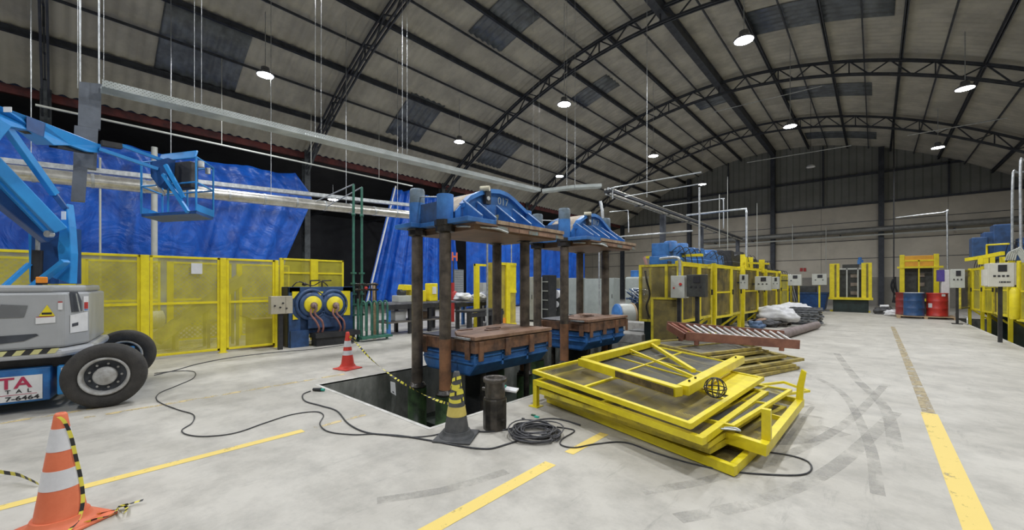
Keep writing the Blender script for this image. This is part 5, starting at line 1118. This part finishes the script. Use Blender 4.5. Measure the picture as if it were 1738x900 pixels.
# ------------------------------------------------------------------ control boxes on stands and arms
m_face = mat('panel_face_cream', (.66, .64, .56), (.60, .58, .5), scale=4, rough=.45)
def control(label, px0, py0, px1, py1, Y, depth=.28, m=None, buttons=3, screen=True, dark=False, stand=None, red=False, text=None, base=0.0, arm=None, yel=False):
    a, b = at_y(px0, py1, Y), at_y(px1, py0, Y); w, h = b.x-a.x, b.z-a.z; cx = (a.x+b.x)/2
    t = thing('control_box', label, 'control box', (cx, Y, base))
    e = MB().box((a.x, Y, a.z), (b.x, Y+depth, b.z)).build('enclosure', m or m_greyl, t, bevel=.012)
    if screen: MB().box((a.x+w*.38, Y-.012, b.z-h*.36), (a.x+w*.72, Y, b.z-h*.08)).build('display', m_ink, e)
    for i in range(buttons):
        x = a.x+w*(.25+.5*i/max(1, buttons-1)); MB().box((x-w*.05, Y-.014, a.z+h*.42), (x+w*.05, Y, a.z+h*.49)).build('button_row', m_redp if (red and i == 0) else m_ink, e)
    if red: MB().tube((a.x+w*.72, Y-.03, a.z+h*.62), (a.x+w*.72, Y, a.z+h*.62), w*.1, 12).build('stop_button', m_redp, e)
    if text:
        mb = MB(); text_mb(mb, text, (a.x+w*.30, Y-.004, a.z+h*.16), (1, 0, 0), (0, 0, 1), h*.07, 0, .004, 'LEFT', .03); mb.build('lettering', m_ink, e)
    if stand == 'side': MB().box((-3.64, Y+.1, a.z+h*.4), (a.x, Y+.16, a.z+h*.5)).build('side_bracket', m_black, t)
    elif stand: MB().box((cx-.04, Y+.08, base), (cx+.04, Y+.16, a.z)).box((cx-.15, Y, base), (cx+.15, Y+.24, base+.03)).build('stand_post', m_yel if yel else m_black, t)
    if arm: MB().path(smooth_pts([Vector((cx, Y+depth/2, b.z)), Vector((cx, Y+depth/2, b.z+arm*.7)), Vector((cx-.08, Y+depth/2, b.z+arm)), Vector(((cx-.6) if cx < 0 else (cx+.5), Y+depth/2+.3, b.z+arm))], 5), .035, 8).build('support_arm', m_galv, t)
    return t
control('grey control box with a red switch hanging before the near caged press', 1138, 468, 1162, 506, 9.9, .3, m_greyl, 1, False, red=True, arm=.45, stand=True)
control('dark-faced control panel right beside the grey box of the near caged press', 1165, 466, 1197, 504, 9.85, .2, m_pdk, 3, True, stand=True)
control('narrow grey control box at the third caged press, left of the wide one', 1255, 466, 1267, 491, 15.8, .25, m_greyl, 2, True, stand='side')
control('wide grey control box with a bright lamp and many switches at the third caged press', 1281, 469, 1308, 493, 17.8, .25, m_greyl, 3, True, stand='side')
control('grey control box directly right of the wide one with many switches', 1310, 470, 1322, 491, 19.6, .25, m_greyl, 2, True, stand='side')
control('pale control box behind the leaning white poles', 1337, 466, 1360, 485, 24.5, .3, m_greyl, 1, True, stand='side')
control('pale control box on a yellow post before the end wall, left of the yellow press', 1378, 465, 1403, 484, 28.5, .3, m_greyl, 2, True, stand=True, yel=True)
# ------------------------------------------------------------------ presses at the end of the hall
def end_press(label, pxa, pxb, pya, Y, head, mid, zb=0.0, tall=.0, dm=1.2, orange=False):
    a, b = at_y(pxa, 500, Y), at_y(pxb, 500, Y); zt = at_y((pxa+pxb)/2, pya, Y).z; x0, x1 = a.x, b.x; W = x1-x0
    t = thing('end_press', label, 'press', ((x0+x1)/2, Y+dm/2, 0))
    MB().box((x0+.15, Y+.15, 0), (x1-.15, Y+dm, .75)).build('base', m_dkgrn, t, bevel=.02)
    pwid = W*.13 if orange else W*.24
    for (xa, xb_) in ((x0, x0+pwid), (x1-pwid, x1)): MB().box((xa, Y, .75 if not orange else .1), (xb_, Y+.3, zt)).build('side_guard', m_yel, t, bevel=.01)
    if not orange:
        for x in (x0+pwid*.5, x1-pwid*.55): MB().box((x, Y-.006, .8), (x+W*.05, Y-.002, zt-.05)).build('guard_mesh', m_meshd, t)
    MB().box((x0+pwid, Y+.5, .75), (x1-pwid, Y+dm, zt-.3)).build('press_body', m_pdk, t)
    mb = MB()
    for x in ([x0+W*.42, x0+W*.68] if not orange else [x0+W*.5]): mb.box((x-.03, Y+.02, .8), (x+.03, Y+.08, zt-.3))
    mb.box((x0+pwid, Y+.02, zt-.36), (x1-pwid, Y+.08, zt-.28)); mb.build('sash', m_yel if orange else m_greyl, t)
    MB().box((x0-.05, Y-.1, .72), (x1+.05, Y, .86)).build('bottom_rail', m_yel, t)
    for k in range(3): MB().box((x0+W*.5, Y+.44, 1.0+k*.5), (x0+W*.66, Y+.5, 1.2+k*.5)).build('platen_edge', mat('platen_grey', (.25, .2, .17), (.18, .15, .12), rough=.6), t)
    if orange: MB().box((x0+pwid, Y+.05, zt-.62), (x1-pwid, Y+.25, zt-.06)).build('beam', mat('orange_yellow_beam', (.80, .40, .03), (.7, .33, .03), scale=3, rough=.4), t, bevel=.01); MB().box((x0-.1, Y-.05, zt-.72), (x1+.15, Y+.02, zt-.62)).build('cross_rail', m_yel, t)
    else:
        MB().box((x0+W*.3, Y+.5, zt-.3), (x1-W*.3, Y+dm, zt-.05)).build('head', m_pdk, t)
        MB().box((x0+W*.66, Y+.5, zt-.05), (x0+W*.8, Y+.8, zt+.2)).tube((x0+W*.72, Y+.6, zt+.15), (x0+W*.72, Y+.6, zt+.35), .08, 10).build('motor', m_blue, t)
    return t
end_press('yellow guarded press at the end wall with a small blue motor on top', 1408, 1480, 447, 30.3, 0, 0)
end_press('yellow hoist-like press frame with an orange beam behind the oil drums', 1527, 1594, 432, 30.0, 0, 0, orange=True)
q = at_z(1355, 529, 0); q2 = at_z(1478, 529, 0)
p = G(1435, 529); tag(MB().box((p.x-.7, p.y-.3, 0), (p.x+1.1, p.y-.2, .09)).build('yellow_bar', m_yel), 'yellow bar lying on the floor before the guarded press at the end wall', 'bar')
q = at_y(1369, 515, 32.0); t = thing('skip_bin', 'low blue steel bin standing before the end wall dado', 'bin', (q.x, 32, 0))
MB().prism([(-.95, -.6, .05), (.95, -.6, .05), (1.1, -.7, 1.05), (-1.1, -.7, 1.05)], (0, 1.4, 0)).build('bin_body', mat('bin_blue', (.02, .09, .28), (.015, .06, .18), rough=.5), t, local=True); MB().box((-1.15, -.75, 1.02), (1.15, .8, 1.1)).build('bin_rim', m_blued, t, local=True)
MB().box((-.7, -.4, 1.05), (.5, .5, 1.5)).build('load', m_pdk, t, local=True)
# oil drums on a pallet
def drum(label, c, m, r=.36, h=1.08, lab=None, z=.12, top=None):
    t = thing('oil_drum', label, 'drum', (c.x, c.y, z), 0)
    MB().lathe((0, 0, 0), [(r, 0), (r+.012, .015), (r+.012, .03), (r, .045), (r, h*.31), (r+.014, h*.33), (r, h*.35), (r, h*.63), (r+.014, h*.65), (r, h*.67), (r, h-.04), (r+.012, h-.03), (r+.012, h), (r-.02, h), (r-.03, h-.02), (.001, h-.02)], 32).build('drum_body', m, t, local=True)
    if top: MB().lathe((0, 0, h-.015), [(r-.03, 0), (r-.03, .03), (.001, .03)], 28).build('drum_lid', top, t, local=True)
    MB().lathe((.2, 0, h-.02), [(.04, 0), (.04, .03), (.001, .03)], 10).build('bung', m_galv, t, local=True)
    if lab:
        d = Vector((-c.x, -c.y, 0)).normalized(); s_ = Vector((d.y, -d.x, 0))
        for (o, zz, w_, hh_) in lab:
            a = math.asin(max(-1, min(1, o/r))); n = d*math.cos(a)+s_*math.sin(a); tt = Vector((n.y, -n.x, 0))
            MB().obox(n*(r+.004)+Vector((0, 0, zz)), tt*w_, n*.006, Vector((0, 0, hh_))).build('paper_label', m_white, t, local=True)
    return t
db_, dr_ = G(1552, 541), G(1592, 542)
pc = (db_+dr_)/2
drum('dark blue oil drum with a white lid on the pallet, left of the red drum', db_+Vector((0, .35, 0)), mat('drum_blue', (.03, .09, .23), (.02, .06, .16), scale=5, rough=.4), top=m_white)
drum('bright red oil drum with white paper labels on the pallet', dr_+Vector((0, .35, 0)), mat('drum_red', (.60, .045, .03), (.45, .035, .03), scale=5, rough=.4), lab=[(.22, .5, .16, .2), (-.2, .98, .14, .1)])
drum('dull red oil drum mostly hidden behind the blue drum', db_+Vector((-.25, 1.25, 0)), mat('drum_dull_red', (.28, .03, .03), (.2, .025, .025), scale=5, rough=.5))
t = thing('pallet', 'wooden pallet under the blue and red oil drums', 'pallet', (pc.x, pc.y+.6, 0))
for k in range(6): MB().box((-1.0, -.75+k*.32, .09), (1.0, -.53+k*.32, .12)).build('deck_board', m_wood, t, local=True)
for x in (-.98, -.07, .86): MB().box((x, -.75, 0), (x+.12, 1.0, .09)).build('bearer', m_wood, t, local=True)
p = G(1500, 534); bag('black bundle with a white roll on it, on the floor left of the drums', p+Vector((0, .3, 0)), .8, .7, .45, 21, mat('bundle_21', (.07, .07, .075)), 'cloth_bundle', 'bundle')
tag(MB().tube(p+Vector((-.15, .2, .40)), p+Vector((.2, .25, .42)), .10, 14).build('white_roll', m_white), 'white roll lying on the black bundle left of the drums', 'roll')
p = G(1522, 537); bag('small white sack on the floor against the dull red drum', p+Vector((-.1, .25, 0)), .65, .5, .36, 23)
a = at_y(1519, 480, 33.0); t = thing('hanging_hoist', 'dark chain hoist with hook hanging left of the yellow hoist frame', 'hoist', (a.x, 33, at_y(1519, 515, 33).z))
MB().path(smooth_pts([at_y(1516, 474, 33), at_y(1513, 485, 33), at_y(1517, 497, 33), at_y(1524, 500, 33), at_y(1520, 488, 33), at_y(1519, 470, 33)], 6), .05, 8).build('chain', m_black, t)
MB().tube(at_y(1519, 505, 33), at_y(1517, 514, 33), .09, 10).build('hook', m_black, t); MB().tube(at_y(1517, 505, 33), Vector((at_y(1517, 505, 33).x, 33, roof_z(a.x)-.2)), .03, 6).build('hoist_cable', m_black, t)
# purple and white banner beside the drums
a, b = at_y(1598, 488, 28.0), at_y(1612, 458, 28.0); t = thing('wrapped_cabinet', 'tall white cabinet with a purple top corner behind the red drum', 'cabinet', ((a.x+b.x)/2, 28, 0))
MB().box((a.x, 28, 0), (b.x, 28.4, b.z)).build('body', m_white, t, bevel=.02); MB().box((a.x-.15, 27.98, b.z-.55), (a.x+.1, 28.3, b.z)).build('purple_panel', mat('purple', (.10, .07, .35), (.08, .05, .28), rough=.5), t)
# ------------------------------------------------------------------ right-hand press line over its pit
R1 = caged('nearest caged press at the right edge, yellow doors over the dark pit', 3.55, 6.3, 16.6, 20.4, .42, 2.35, m_blued, .75, 3, floor=-1.2)
R2 = caged('middle caged press of the right line, yellow doors and dark blue head', 3.3, 6.2, 20.9, 24.3, .5, 2.3, m_blued, .95, 3, floor=-1.2)
R3 = caged('farthest caged press of the right line, beside the pale control box', 3.2, 6.1, 24.8, 27.8, .5, 2.25, m_pdk, .6, 2, floor=-1.2)
control('large cream control box with dark display and switches at the right edge', 1677, 446, 1722, 487, 17.2, .55, m_face, 4, True, arm=None, stand=True, text='STEELMARK' if False else None, base=-1.2)
mb = MB(); a, b = at_y(1680, 484, 17.2), at_y(1722, 446, 17.2)
o = bpy.data.objects['control_box.%03d' % 8] if 'control_box.008' in bpy.data.objects else None
big = [x for x in bpy.data.objects if x.get('label', '').startswith('large cream')][0]
enc = [c for c in big.children if c.name.startswith('enclosure')][0]
w, h = b.x-a.x, b.z-a.z
for i, ww in enumerate((.05, .09, .07, .09, .06, .08, .07, .05)): mb.box((a.x+w*(.38+.062*i), 17.19, a.z+h*.10), (a.x+w*(.38+.062*i)+w*ww*.55, 17.2, a.z+h*.17))
mb.build('dark_print', m_ink, enc)
MB().box((a.x-.12, 17.25, a.z-.02), (a.x+.02, 17.5, a.z+h*.72)).build('side_box', m_face, enc)
MB().box((b.x, 17.2, a.z), (b.x+.03, 18.0, b.z)).build('side_face', mat('beige_enclosure', (0, 0, 0)), enc)
control('pale grey control box in the right line, right of the red drum', 1613, 457, 1638, 489, 24.0, .3, m_greyl, 3, True, stand=True)
for (px0, py0, px1, py1, Y, tt) in ((1640, 441, 1672, 436, 19.5, R1), (1672, 436, 1702, 430, 18.0, R1)):
    MB().beam(at_y(px0, py0, Y), at_y(px1, py1, Y-.8), .08, .10).build('high_rail', m_yel, tt)
for px in (1664, 1673, 1684, 1701): a = at_y(px, 436, 18.4); MB().box((a.x-.05, 18.35, 2.2), (a.x+.05, 18.45, a.z)).build('tall_post', m_yel, R1)
MB().path([at_y(1675, 438, 18.6), at_y(1675, 416, 18.6), at_y(1712, 414, 17.8)], .025, 8).build('thin_rail', m_yel, R1)
for k in range(5): MB().path(smooth_pts([at_y(1706+4*k, 442, 17.4), at_y(1714+4*k, 428-2*k, 17.4), at_y(1728+3*k, 432, 17.4), at_y(1736+2*k, 446, 17.4)], 6), .018, 6).build('grey_hose', m_greyl, R1)
MB().lathe(at_y(1722, 520, 17.0)+Vector((0, 0, -.35)), [(.08, 0), (.1, .05), (.1, .75), (.05, .85), (.001, .86)], 14).build('air_cylinder', m_yel, R1)
for (px, py, s_, tt) in ((1690, 385, .5, R2), (1665, 395, .4, R2), (1705, 372, .45, R2)):
    q = at_y(px, py, 22.5); MB().box((q.x-s_*.5, 22.3+s_, 2.5), (q.x+s_*.5, 22.8+s_*1.3, q.z-.15)).build('valve_tower', m_blued, tt, bevel=.03)
for q, lab in (((1650, 555), 'low grey rail frame on the floor edge behind the pallet'),):
    a = at_z(1622, 534, .25); b = at_z(1642, 541, .25); t = thing('rail_frame', lab, 'frame', (a.x, a.y, 0)); MB().path([Vector((a.x, a.y, 0)), Vector((a.x, a.y, .3)), Vector((b.x, b.y, .3)), Vector((b.x, b.y, 0))], .025, 6).build('bent_tube', m_galv, t)
# red fire sign marks on the far wall
for px, lab in ((1360, 'small red fire sign on the end wall, left one of the pair'), (1366, 'small red fire sign on the end wall, right one of the pair')):
    q = at_y(px, 458, 40.93); tag(MB().box((q.x-.09, 40.90, q.z-.14), (q.x+.09, 40.93, q.z+.14)).build('fire_sign', m_redp), lab, 'sign')
# ------------------------------------------------------------------ benches and machines behind the first press
def bench(label, a, b, z, w=.8, legs=4, m_top=m_steel, blue=(), shelf=True):
    """a and b are the ends of the near edge on the floor"""
    a, b = Vector((a[0], a[1], 0)), Vector((b[0], b[1], 0)); d = (b-a).normalized(); n = Vector((-d.y, d.x, 0)); n = n if n.x < 0 else -n
    t = thing('work_bench', label, 'bench', ((a+b)/2)); u = Vector((0, 0, 1))
    MB().prism([a+u*(z-.06), b+u*(z-.06), b+n*w+u*(z-.06), a+n*w+u*(z-.06)], u*.06).build('bench_top', m_top, t)
    MB().beam(a+u*(z-.14), b+u*(z-.14), .06, .14, up=u).build('apron', m_black, t)
    if shelf: MB().prism([a+u*.38, b+u*.38, b+n*w+u*.38, a+n*w+u*.38], u*.05).build('shelf', mat('dirty_shelf', (.16, .14, .12), (.08, .07, .06), rough=.7), t)
    for i in range(legs):
        q = a.lerp(b, (i+.1)/(legs-.8))
        for o in (n*.06, n*(w-.08)): MB().box((q.x+o.x-.05, q.y+o.y-.05, 0), (q.x+o.x+.05, q.y+o.y+.05, z-.06)).build('leg', m_blue if i in blue else m_black, t)
    return t, a, b, n
bA = at_x(636, 574, -11.2); t1, a1, b1, n1 = bench('long dark work bench with a blue end leg, left of the first press columns', (-11.2, 6.75), (-11.3, 9.3), 1.02, .9, 4, mat('worn_bench_top', (.22, .22, .23), (.1, .1, .11), rough=.4), (0,))
t2, a2, b2, n2 = bench('dark bench seen between the first press columns, topped with white bags', (-11.4, 9.7), (-11.6, 13.0), .98, .9, 4, mat('worn_bench_top', (0, 0, 0)), (1,), False)
t3, a3, b3, n3 = bench('low black trestle table before the bench, behind the first press bed', (-9.9, 9.0), (-10.1, 10.8), .72, .7, 4, m_black, (), False)
q = at_x(635, 574, -11.0); tag(MB().box((-11.03, q.y-.04, 0), (-10.95, q.y+.04, at_x(635, 480, -11).z)).build('timber_batten', m_wood), 'upright bare timber batten at the left end of the long bench', 'batten')
t = thing('bench_machine', 'yellow and grey machine standing on the long bench', 'machine', (-11.7, 7.9, 1.02))
MB().box((-.15, -.6, 0), (.25, .0, .22)).build('casting', m_greyl, t, local=True, bevel=.02); MB().box((-.1, -.1, 0), (.3, .45, .38)).build('yellow_housing', m_yel, t, local=True, bevel=.02)
MB().prism([(.2, -.4, .38), (.2, .2, .38), (.2, .1, .55), (.2, -.35, .58)], (-.35, 0, 0)).build('yellow_cover', m_yel, t, local=True, bevel=.02); MB().lathe((.1, -.5, .3), [(.12, 0), (.12, .2), (.05, .25), (.001, .25)], 14, (0, 1, 0)).build('motor', m_pdk, t, local=True)
MB().box((0, .6, -.0), (.3, .95, .62)).build('yellow_upright', m_yel, t, local=True, bevel=.03); MB().box((.3, .7, .25), (.34, .85, .5)).build('white_plate', m_white, t, local=True)
q = Vector((-11.05, 8.9, .55)); t = thing('yellow_block', 'small yellow bracket hanging below the edge of the long bench', 'bracket', (-11.2, 8.9, .6)); MB().box((0, -.12, -.05), (.12, .12, .2)).build('block', m_yel, t, local=True)
for (dy, c_, nm, lab, sz) in ((.25, (.6, .6, .58), 'carton', 'white carton on the lower shelf of the long bench', (.5, .4, .3)), (1.1, (.18, .12, .08), 'carton', 'brown box on the lower shelf of the long bench', (.4, .5, .25))):
    tag(MB().box((-11.9, 6.9+dy, .43), (-11.9+sz[0], 6.9+dy+sz[1], .43+sz[2])).build(nm, mat('shelf_box_%d' % int(dy*10), c_), bevel=.01), lab, 'box')
q = at_x(742, 505, -11.8); bag('white plastic bag on the dark bench, right of the left press column', Vector((-11.9, 10.4, .98)), .55, .7, .30, 31)
bag('white bag on the dark bench, right of the near press column', Vector((-11.9, 11.3, .98)), .5, .6, .28, 33)
q = at_x(812, 500, -11.0)
bag('blue cloth heap on the dark bench behind the near press column', Vector((-12.1, 12.2, .98)), .6, .8, .22, 35, m_tarp, 'cloth_heap', 'heap')
# hydrant sign, hose post, notice board
hx = -13.5
q = at_x(770, 436, hx); t = thing('hydrant_post', 'red post with a red letter H above, right of the near press column', 'hydrant', (hx, q.y, 0))
MB().box((hx-.05, q.y-.12, 0), (hx+.05, q.y+.0, at_x(770, 480, hx).z)).build('post', m_redp, t); MB().lathe((hx+.1, q.y-.05, .9), [(.12, 0), (.14, .05), (.14, .35), (.06, .42), (.001, .42)], 14).build('extinguisher', m_redp, t)
mb = MB(); text_mb(mb, 'H', (hx+.02, q.y-.14, q.z-.16), (0, 1, 0), (0, 0, 1), .34, 0, .01, 'LEFT', .03); mb.build('lettering', mat('orange_red', (.8, .16, .06), (.7, .13, .05), rough=.5), t)
MB().box((hx-.02, q.y-.03, 1.5), (hx+.01, q.y+.01, q.z-.1)).build('sign_rod', m_steel, t)
a, b = at_x(771, 497, hx-.3), at_x(787, 458, hx-.3); t = thing('notice_board', 'grey notice board with ruled lines right of the red hydrant post', 'board', (hx-.3, (a.y+b.y)/2, 0))
MB().box((hx-.33, a.y, a.z), (hx-.3, b.y, b.z)).build('board_panel', mat('board_grey', (.24, .26, .28), (.2, .22, .24), rough=.5), t); mb = MB()
for k in range(9): z = a.z+(b.z-a.z)*(k+1)/10; mb.box((hx-.3, a.y+.04, z), (hx-.296, b.y-.04, z+.015))
mb.build('ruled_line', m_greyl, t); MB().box((hx-.33, (a.y+b.y)/2-.03, 0), (hx-.3, (a.y+b.y)/2+.03, a.z)).build('board_post', m_steel, t)
# yellow goalpost guard, gate cabinet, box
X = -11.15
a, b = at_x(809, 532, X), at_x(834, 447, X); zt = at_x(809, 448, X).z
t = thing('goalpost_guard', 'thin yellow goalpost frame between the near and far columns of the first press', 'frame', (X, a.y, 0))
MB().box((X-.06, a.y-.1, 0), (X+.06, a.y+.1, zt)).build('upright', m_yel, t); MB().box((X-.04, a.y-.1, zt-.08), (X+.04, b.y, zt)).build('cross_bar', m_yel, t); MB().box((X-.05, b.y-.06, 0), (X+.05, b.y, zt)).build('upright', m_yel, t)
c0, c1 = at_x(845, 545, -10.6), at_x(876, 447, -10.6)
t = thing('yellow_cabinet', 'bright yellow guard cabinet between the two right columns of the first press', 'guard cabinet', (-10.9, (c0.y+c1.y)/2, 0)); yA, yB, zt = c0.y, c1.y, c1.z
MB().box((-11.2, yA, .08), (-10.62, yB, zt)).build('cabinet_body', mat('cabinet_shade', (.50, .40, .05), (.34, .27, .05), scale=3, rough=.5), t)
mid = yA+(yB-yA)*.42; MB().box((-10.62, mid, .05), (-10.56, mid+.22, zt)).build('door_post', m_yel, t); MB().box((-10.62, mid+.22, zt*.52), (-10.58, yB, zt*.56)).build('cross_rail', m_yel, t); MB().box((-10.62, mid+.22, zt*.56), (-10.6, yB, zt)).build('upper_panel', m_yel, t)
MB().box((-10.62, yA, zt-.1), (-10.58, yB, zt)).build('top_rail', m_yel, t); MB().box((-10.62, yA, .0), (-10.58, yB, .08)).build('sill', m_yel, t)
MB().box((-10.61, mid-.28, 0.05), (-10.5, mid-.12, .32)).build('orange_marker', m_orange, t)
X = -11.0; a, b = at_x(893, 540, X), at_x(898, 447, X); tag(MB().box((X-.05, a.y-.08, 0), (X+.05, a.y+.08, b.z)).build('yellow_post', m_yel), 'single yellow post right of the far right column of the first press', 'post')
X = -12.6; a, b = at_x(820, 506, X), at_x(830, 480, X); t = thing('wall_box', 'small grey electric box with a white cloth behind the goalpost frame', 'electric box', (X, a.y, 0)); MB().box((X-.2, a.y, a.z), (X, b.y+.1, b.z)).build('enclosure', m_greyl, t, bevel=.01); MB().box((X-.12, a.y+.1, 0), (X-.04, a.y+.18, a.z)).build('stand_post', m_black, t)
MB().prism([(X+.02, a.y-.2, a.z+.25), (X+.02, a.y+.05, a.z+.3), (X+.02, a.y+.0, a.z-.55), (X+.02, a.y-.15, a.z-.2)], (.02, 0, 0)).build('white_cloth', m_white, t)
X = -13.0; a, b = at_x(818, 478, X), at_x(836, 464, X); 
# cabinets behind the second press
def cab(label, px0, px1, pyt, Y, m=m_greyl, depth=.6, name='steel_cabinet', split=True):
    a, b = at_y(px0, 520, Y), at_y(px1, pyt, Y); t = thing(name, label, 'cabinet', ((a.x+b.x)/2, Y+depth/2, 0))
    MB().box((a.x, Y, .08), (b.x, Y+depth, b.z)).build('cabinet_body', m, t, bevel=.012); MB().box((a.x+.02, Y+.02, 0), (b.x-.02, Y+depth-.02, .08)).build('plinth', m_black, t)
    MB().box((a.x+.03, Y-.012, .12), (b.x-.03, Y, b.z-.05)).build('door', m, t); MB().box((b.x-.10, Y-.03, b.z*.5), (b.x-.08, Y-.012, b.z*.6)).build('handle', m_black, t)
    return t
m_cab2 = mat('pale_green_grey_steel', (.36, .39, .37), (.30, .33, .31), scale=2, rough=.5)
cab('wide pale grey steel cabinet between the right columns of the second press', 992, 1021, 473, 17.0, m_cab2)
cab('narrow pale grey cabinet left of the wide one, behind the second press', 965, 984, 472, 17.2, m_cab2)
cab('narrow grey cabinet right of the last column of the second press', 1032, 1042, 472, 17.2, m_cab2)
cab('thin pale cabinet beside the single yellow post, right of the first press', 897, 906, 470, 13.5, m_greyl)
t = cab('black shelf unit left of the near column of the second press', 920, 931, 467, 14.2, m_black)
for k in range(4): MB().box((at_y(920, 500, 14.2).x+.02, 14.17, .5+k*.4), (at_y(931, 500, 14.2).x-.02, 14.19, .53+k*.4)).build('shelf_edge', m_greyl, t)
q = at_y(940, 520, 15.0); t = thing('white_machine', 'cluttered white and brown machine between shelf unit and near column of the second press', 'machine', (q.x, 15, 0))
MB().box((-.35, 0, 0), (.35, .6, 1.0)).build('base', m_pdk, t, local=True)
for k, (x, z, r_) in enumerate(((-.15, 1.25, .17), (.12, 1.15, .2), (-.1, .85, .15), (.15, .7, .14), (0, .45, .16))): MB().lathe((x, -.02, z), [(r_, 0), (r_, .3), (.001, .32)], 16, (0, 1, 0)).build('drum_part', m_white if k % 2 else m_greyl, t, local=True)
MB().box((-.2, .1, 1.4), (.2, .4, 1.9)).build('top_motor', mat('conveyor_side', (0, 0, 0)), t, local=True)
# reel, cable heap, white machine and blocks before the near caged press
X = -6.6; q = G(1052, 557); c = Vector((q.x, q.y+.4, .44)); t = thing('cable_reel', 'blue ended round reel with brown rim lying right of the second press bed', 'reel', (c.x, c.y, 0)); ax = Vector((-.62, -.78, 0))
MB().lathe(c, [(.44, -.28), (.44, .28)], 32, -ax).build('reel_drum', m_greyl, t); MB().lathe(c, [(.46, -.30), (.46, -.24)], 32, ax).build('reel_end', m_wood, t); MB().lathe(c, [(.44, .24), (.44, .33), (.4, .36), (.001, .37)], 32, ax).build('reel_end', m_blue, t)
q = G(1072, 556); rnd = random.Random(11); mb = MB(); cx, cy = q.x, q.y+.9
t = thing('hose_heap', 'tangled heap of black hoses on a dark crate between reel and near caged press', 'hose heap', (cx, cy, 0)); MB().box((cx-.5, cy-.4, 0), (cx+.5, cy+.5, .85)).build('crate', m_black, t)
for i in range(26):
    pts = [(cx+rnd.uniform(-.55, .55), cy+rnd.uniform(-.4, .4), rnd.uniform(.75, 1.45)) for _ in range(4)]; mb.path(smooth_pts(pts, 6), .022, 6, mi=i % 3 == 0)
hh = mb.build('hose_tangle', [m_blued, m_galv], t); hh['kind'] = 'stuff'
a, b = at_y(1060, 560, 16.0), at_y(1085, 470, 16.0); t = thing('grey_machine_cabinet', 'rounded pale machine cabinet behind the hose heap', 'machine', ((a.x+b.x)/2, 16, 0)); MB().box((a.x, 16, .05), (b.x+.3, 16.9, b.z)).build('cabinet_body', m_cab2, t, bevel=.08); MB().box((a.x, 16.05, 0), (b.x+.25, 16.85, .06)).build('plinth', m_black, t)
a, b = at_y(1072, 471, 16.4), at_y(1084, 459, 16.4); tag(MB().box((a.x, 16.3, t.children[0].bound_box[6][2] if False else a.z), (b.x, 16.7, b.z)).build('blue_crate', m_blue, bevel=.02), 'small blue crate on top of the rounded pale machine cabinet', 'crate')
for k, (px, py, s_, lab) in enumerate(((1068, 583, .5, 'pale concrete block on the floor right of the second press bed'), (1092, 577, .45, 'darker concrete block against the near caged press'))):
    q = G(px, py); t = tag(MB().box((q.x-s_, q.y, 0), (q.x+s_*.7, q.y+.6, .26)).build('concrete_block', m_conc if k == 0 else mat('dark_block', (.2, .2, .19), (.14, .14, .13)), bevel=.02), lab, 'block')
q = G(1085, 566); tag(MB().box((q.x-.8, q.y+.25, 0), (q.x+.35, q.y+.8, .32)).build('concrete_block', m_conc, bevel=.02), 'long low concrete block behind the other two by the caged press', 'block')
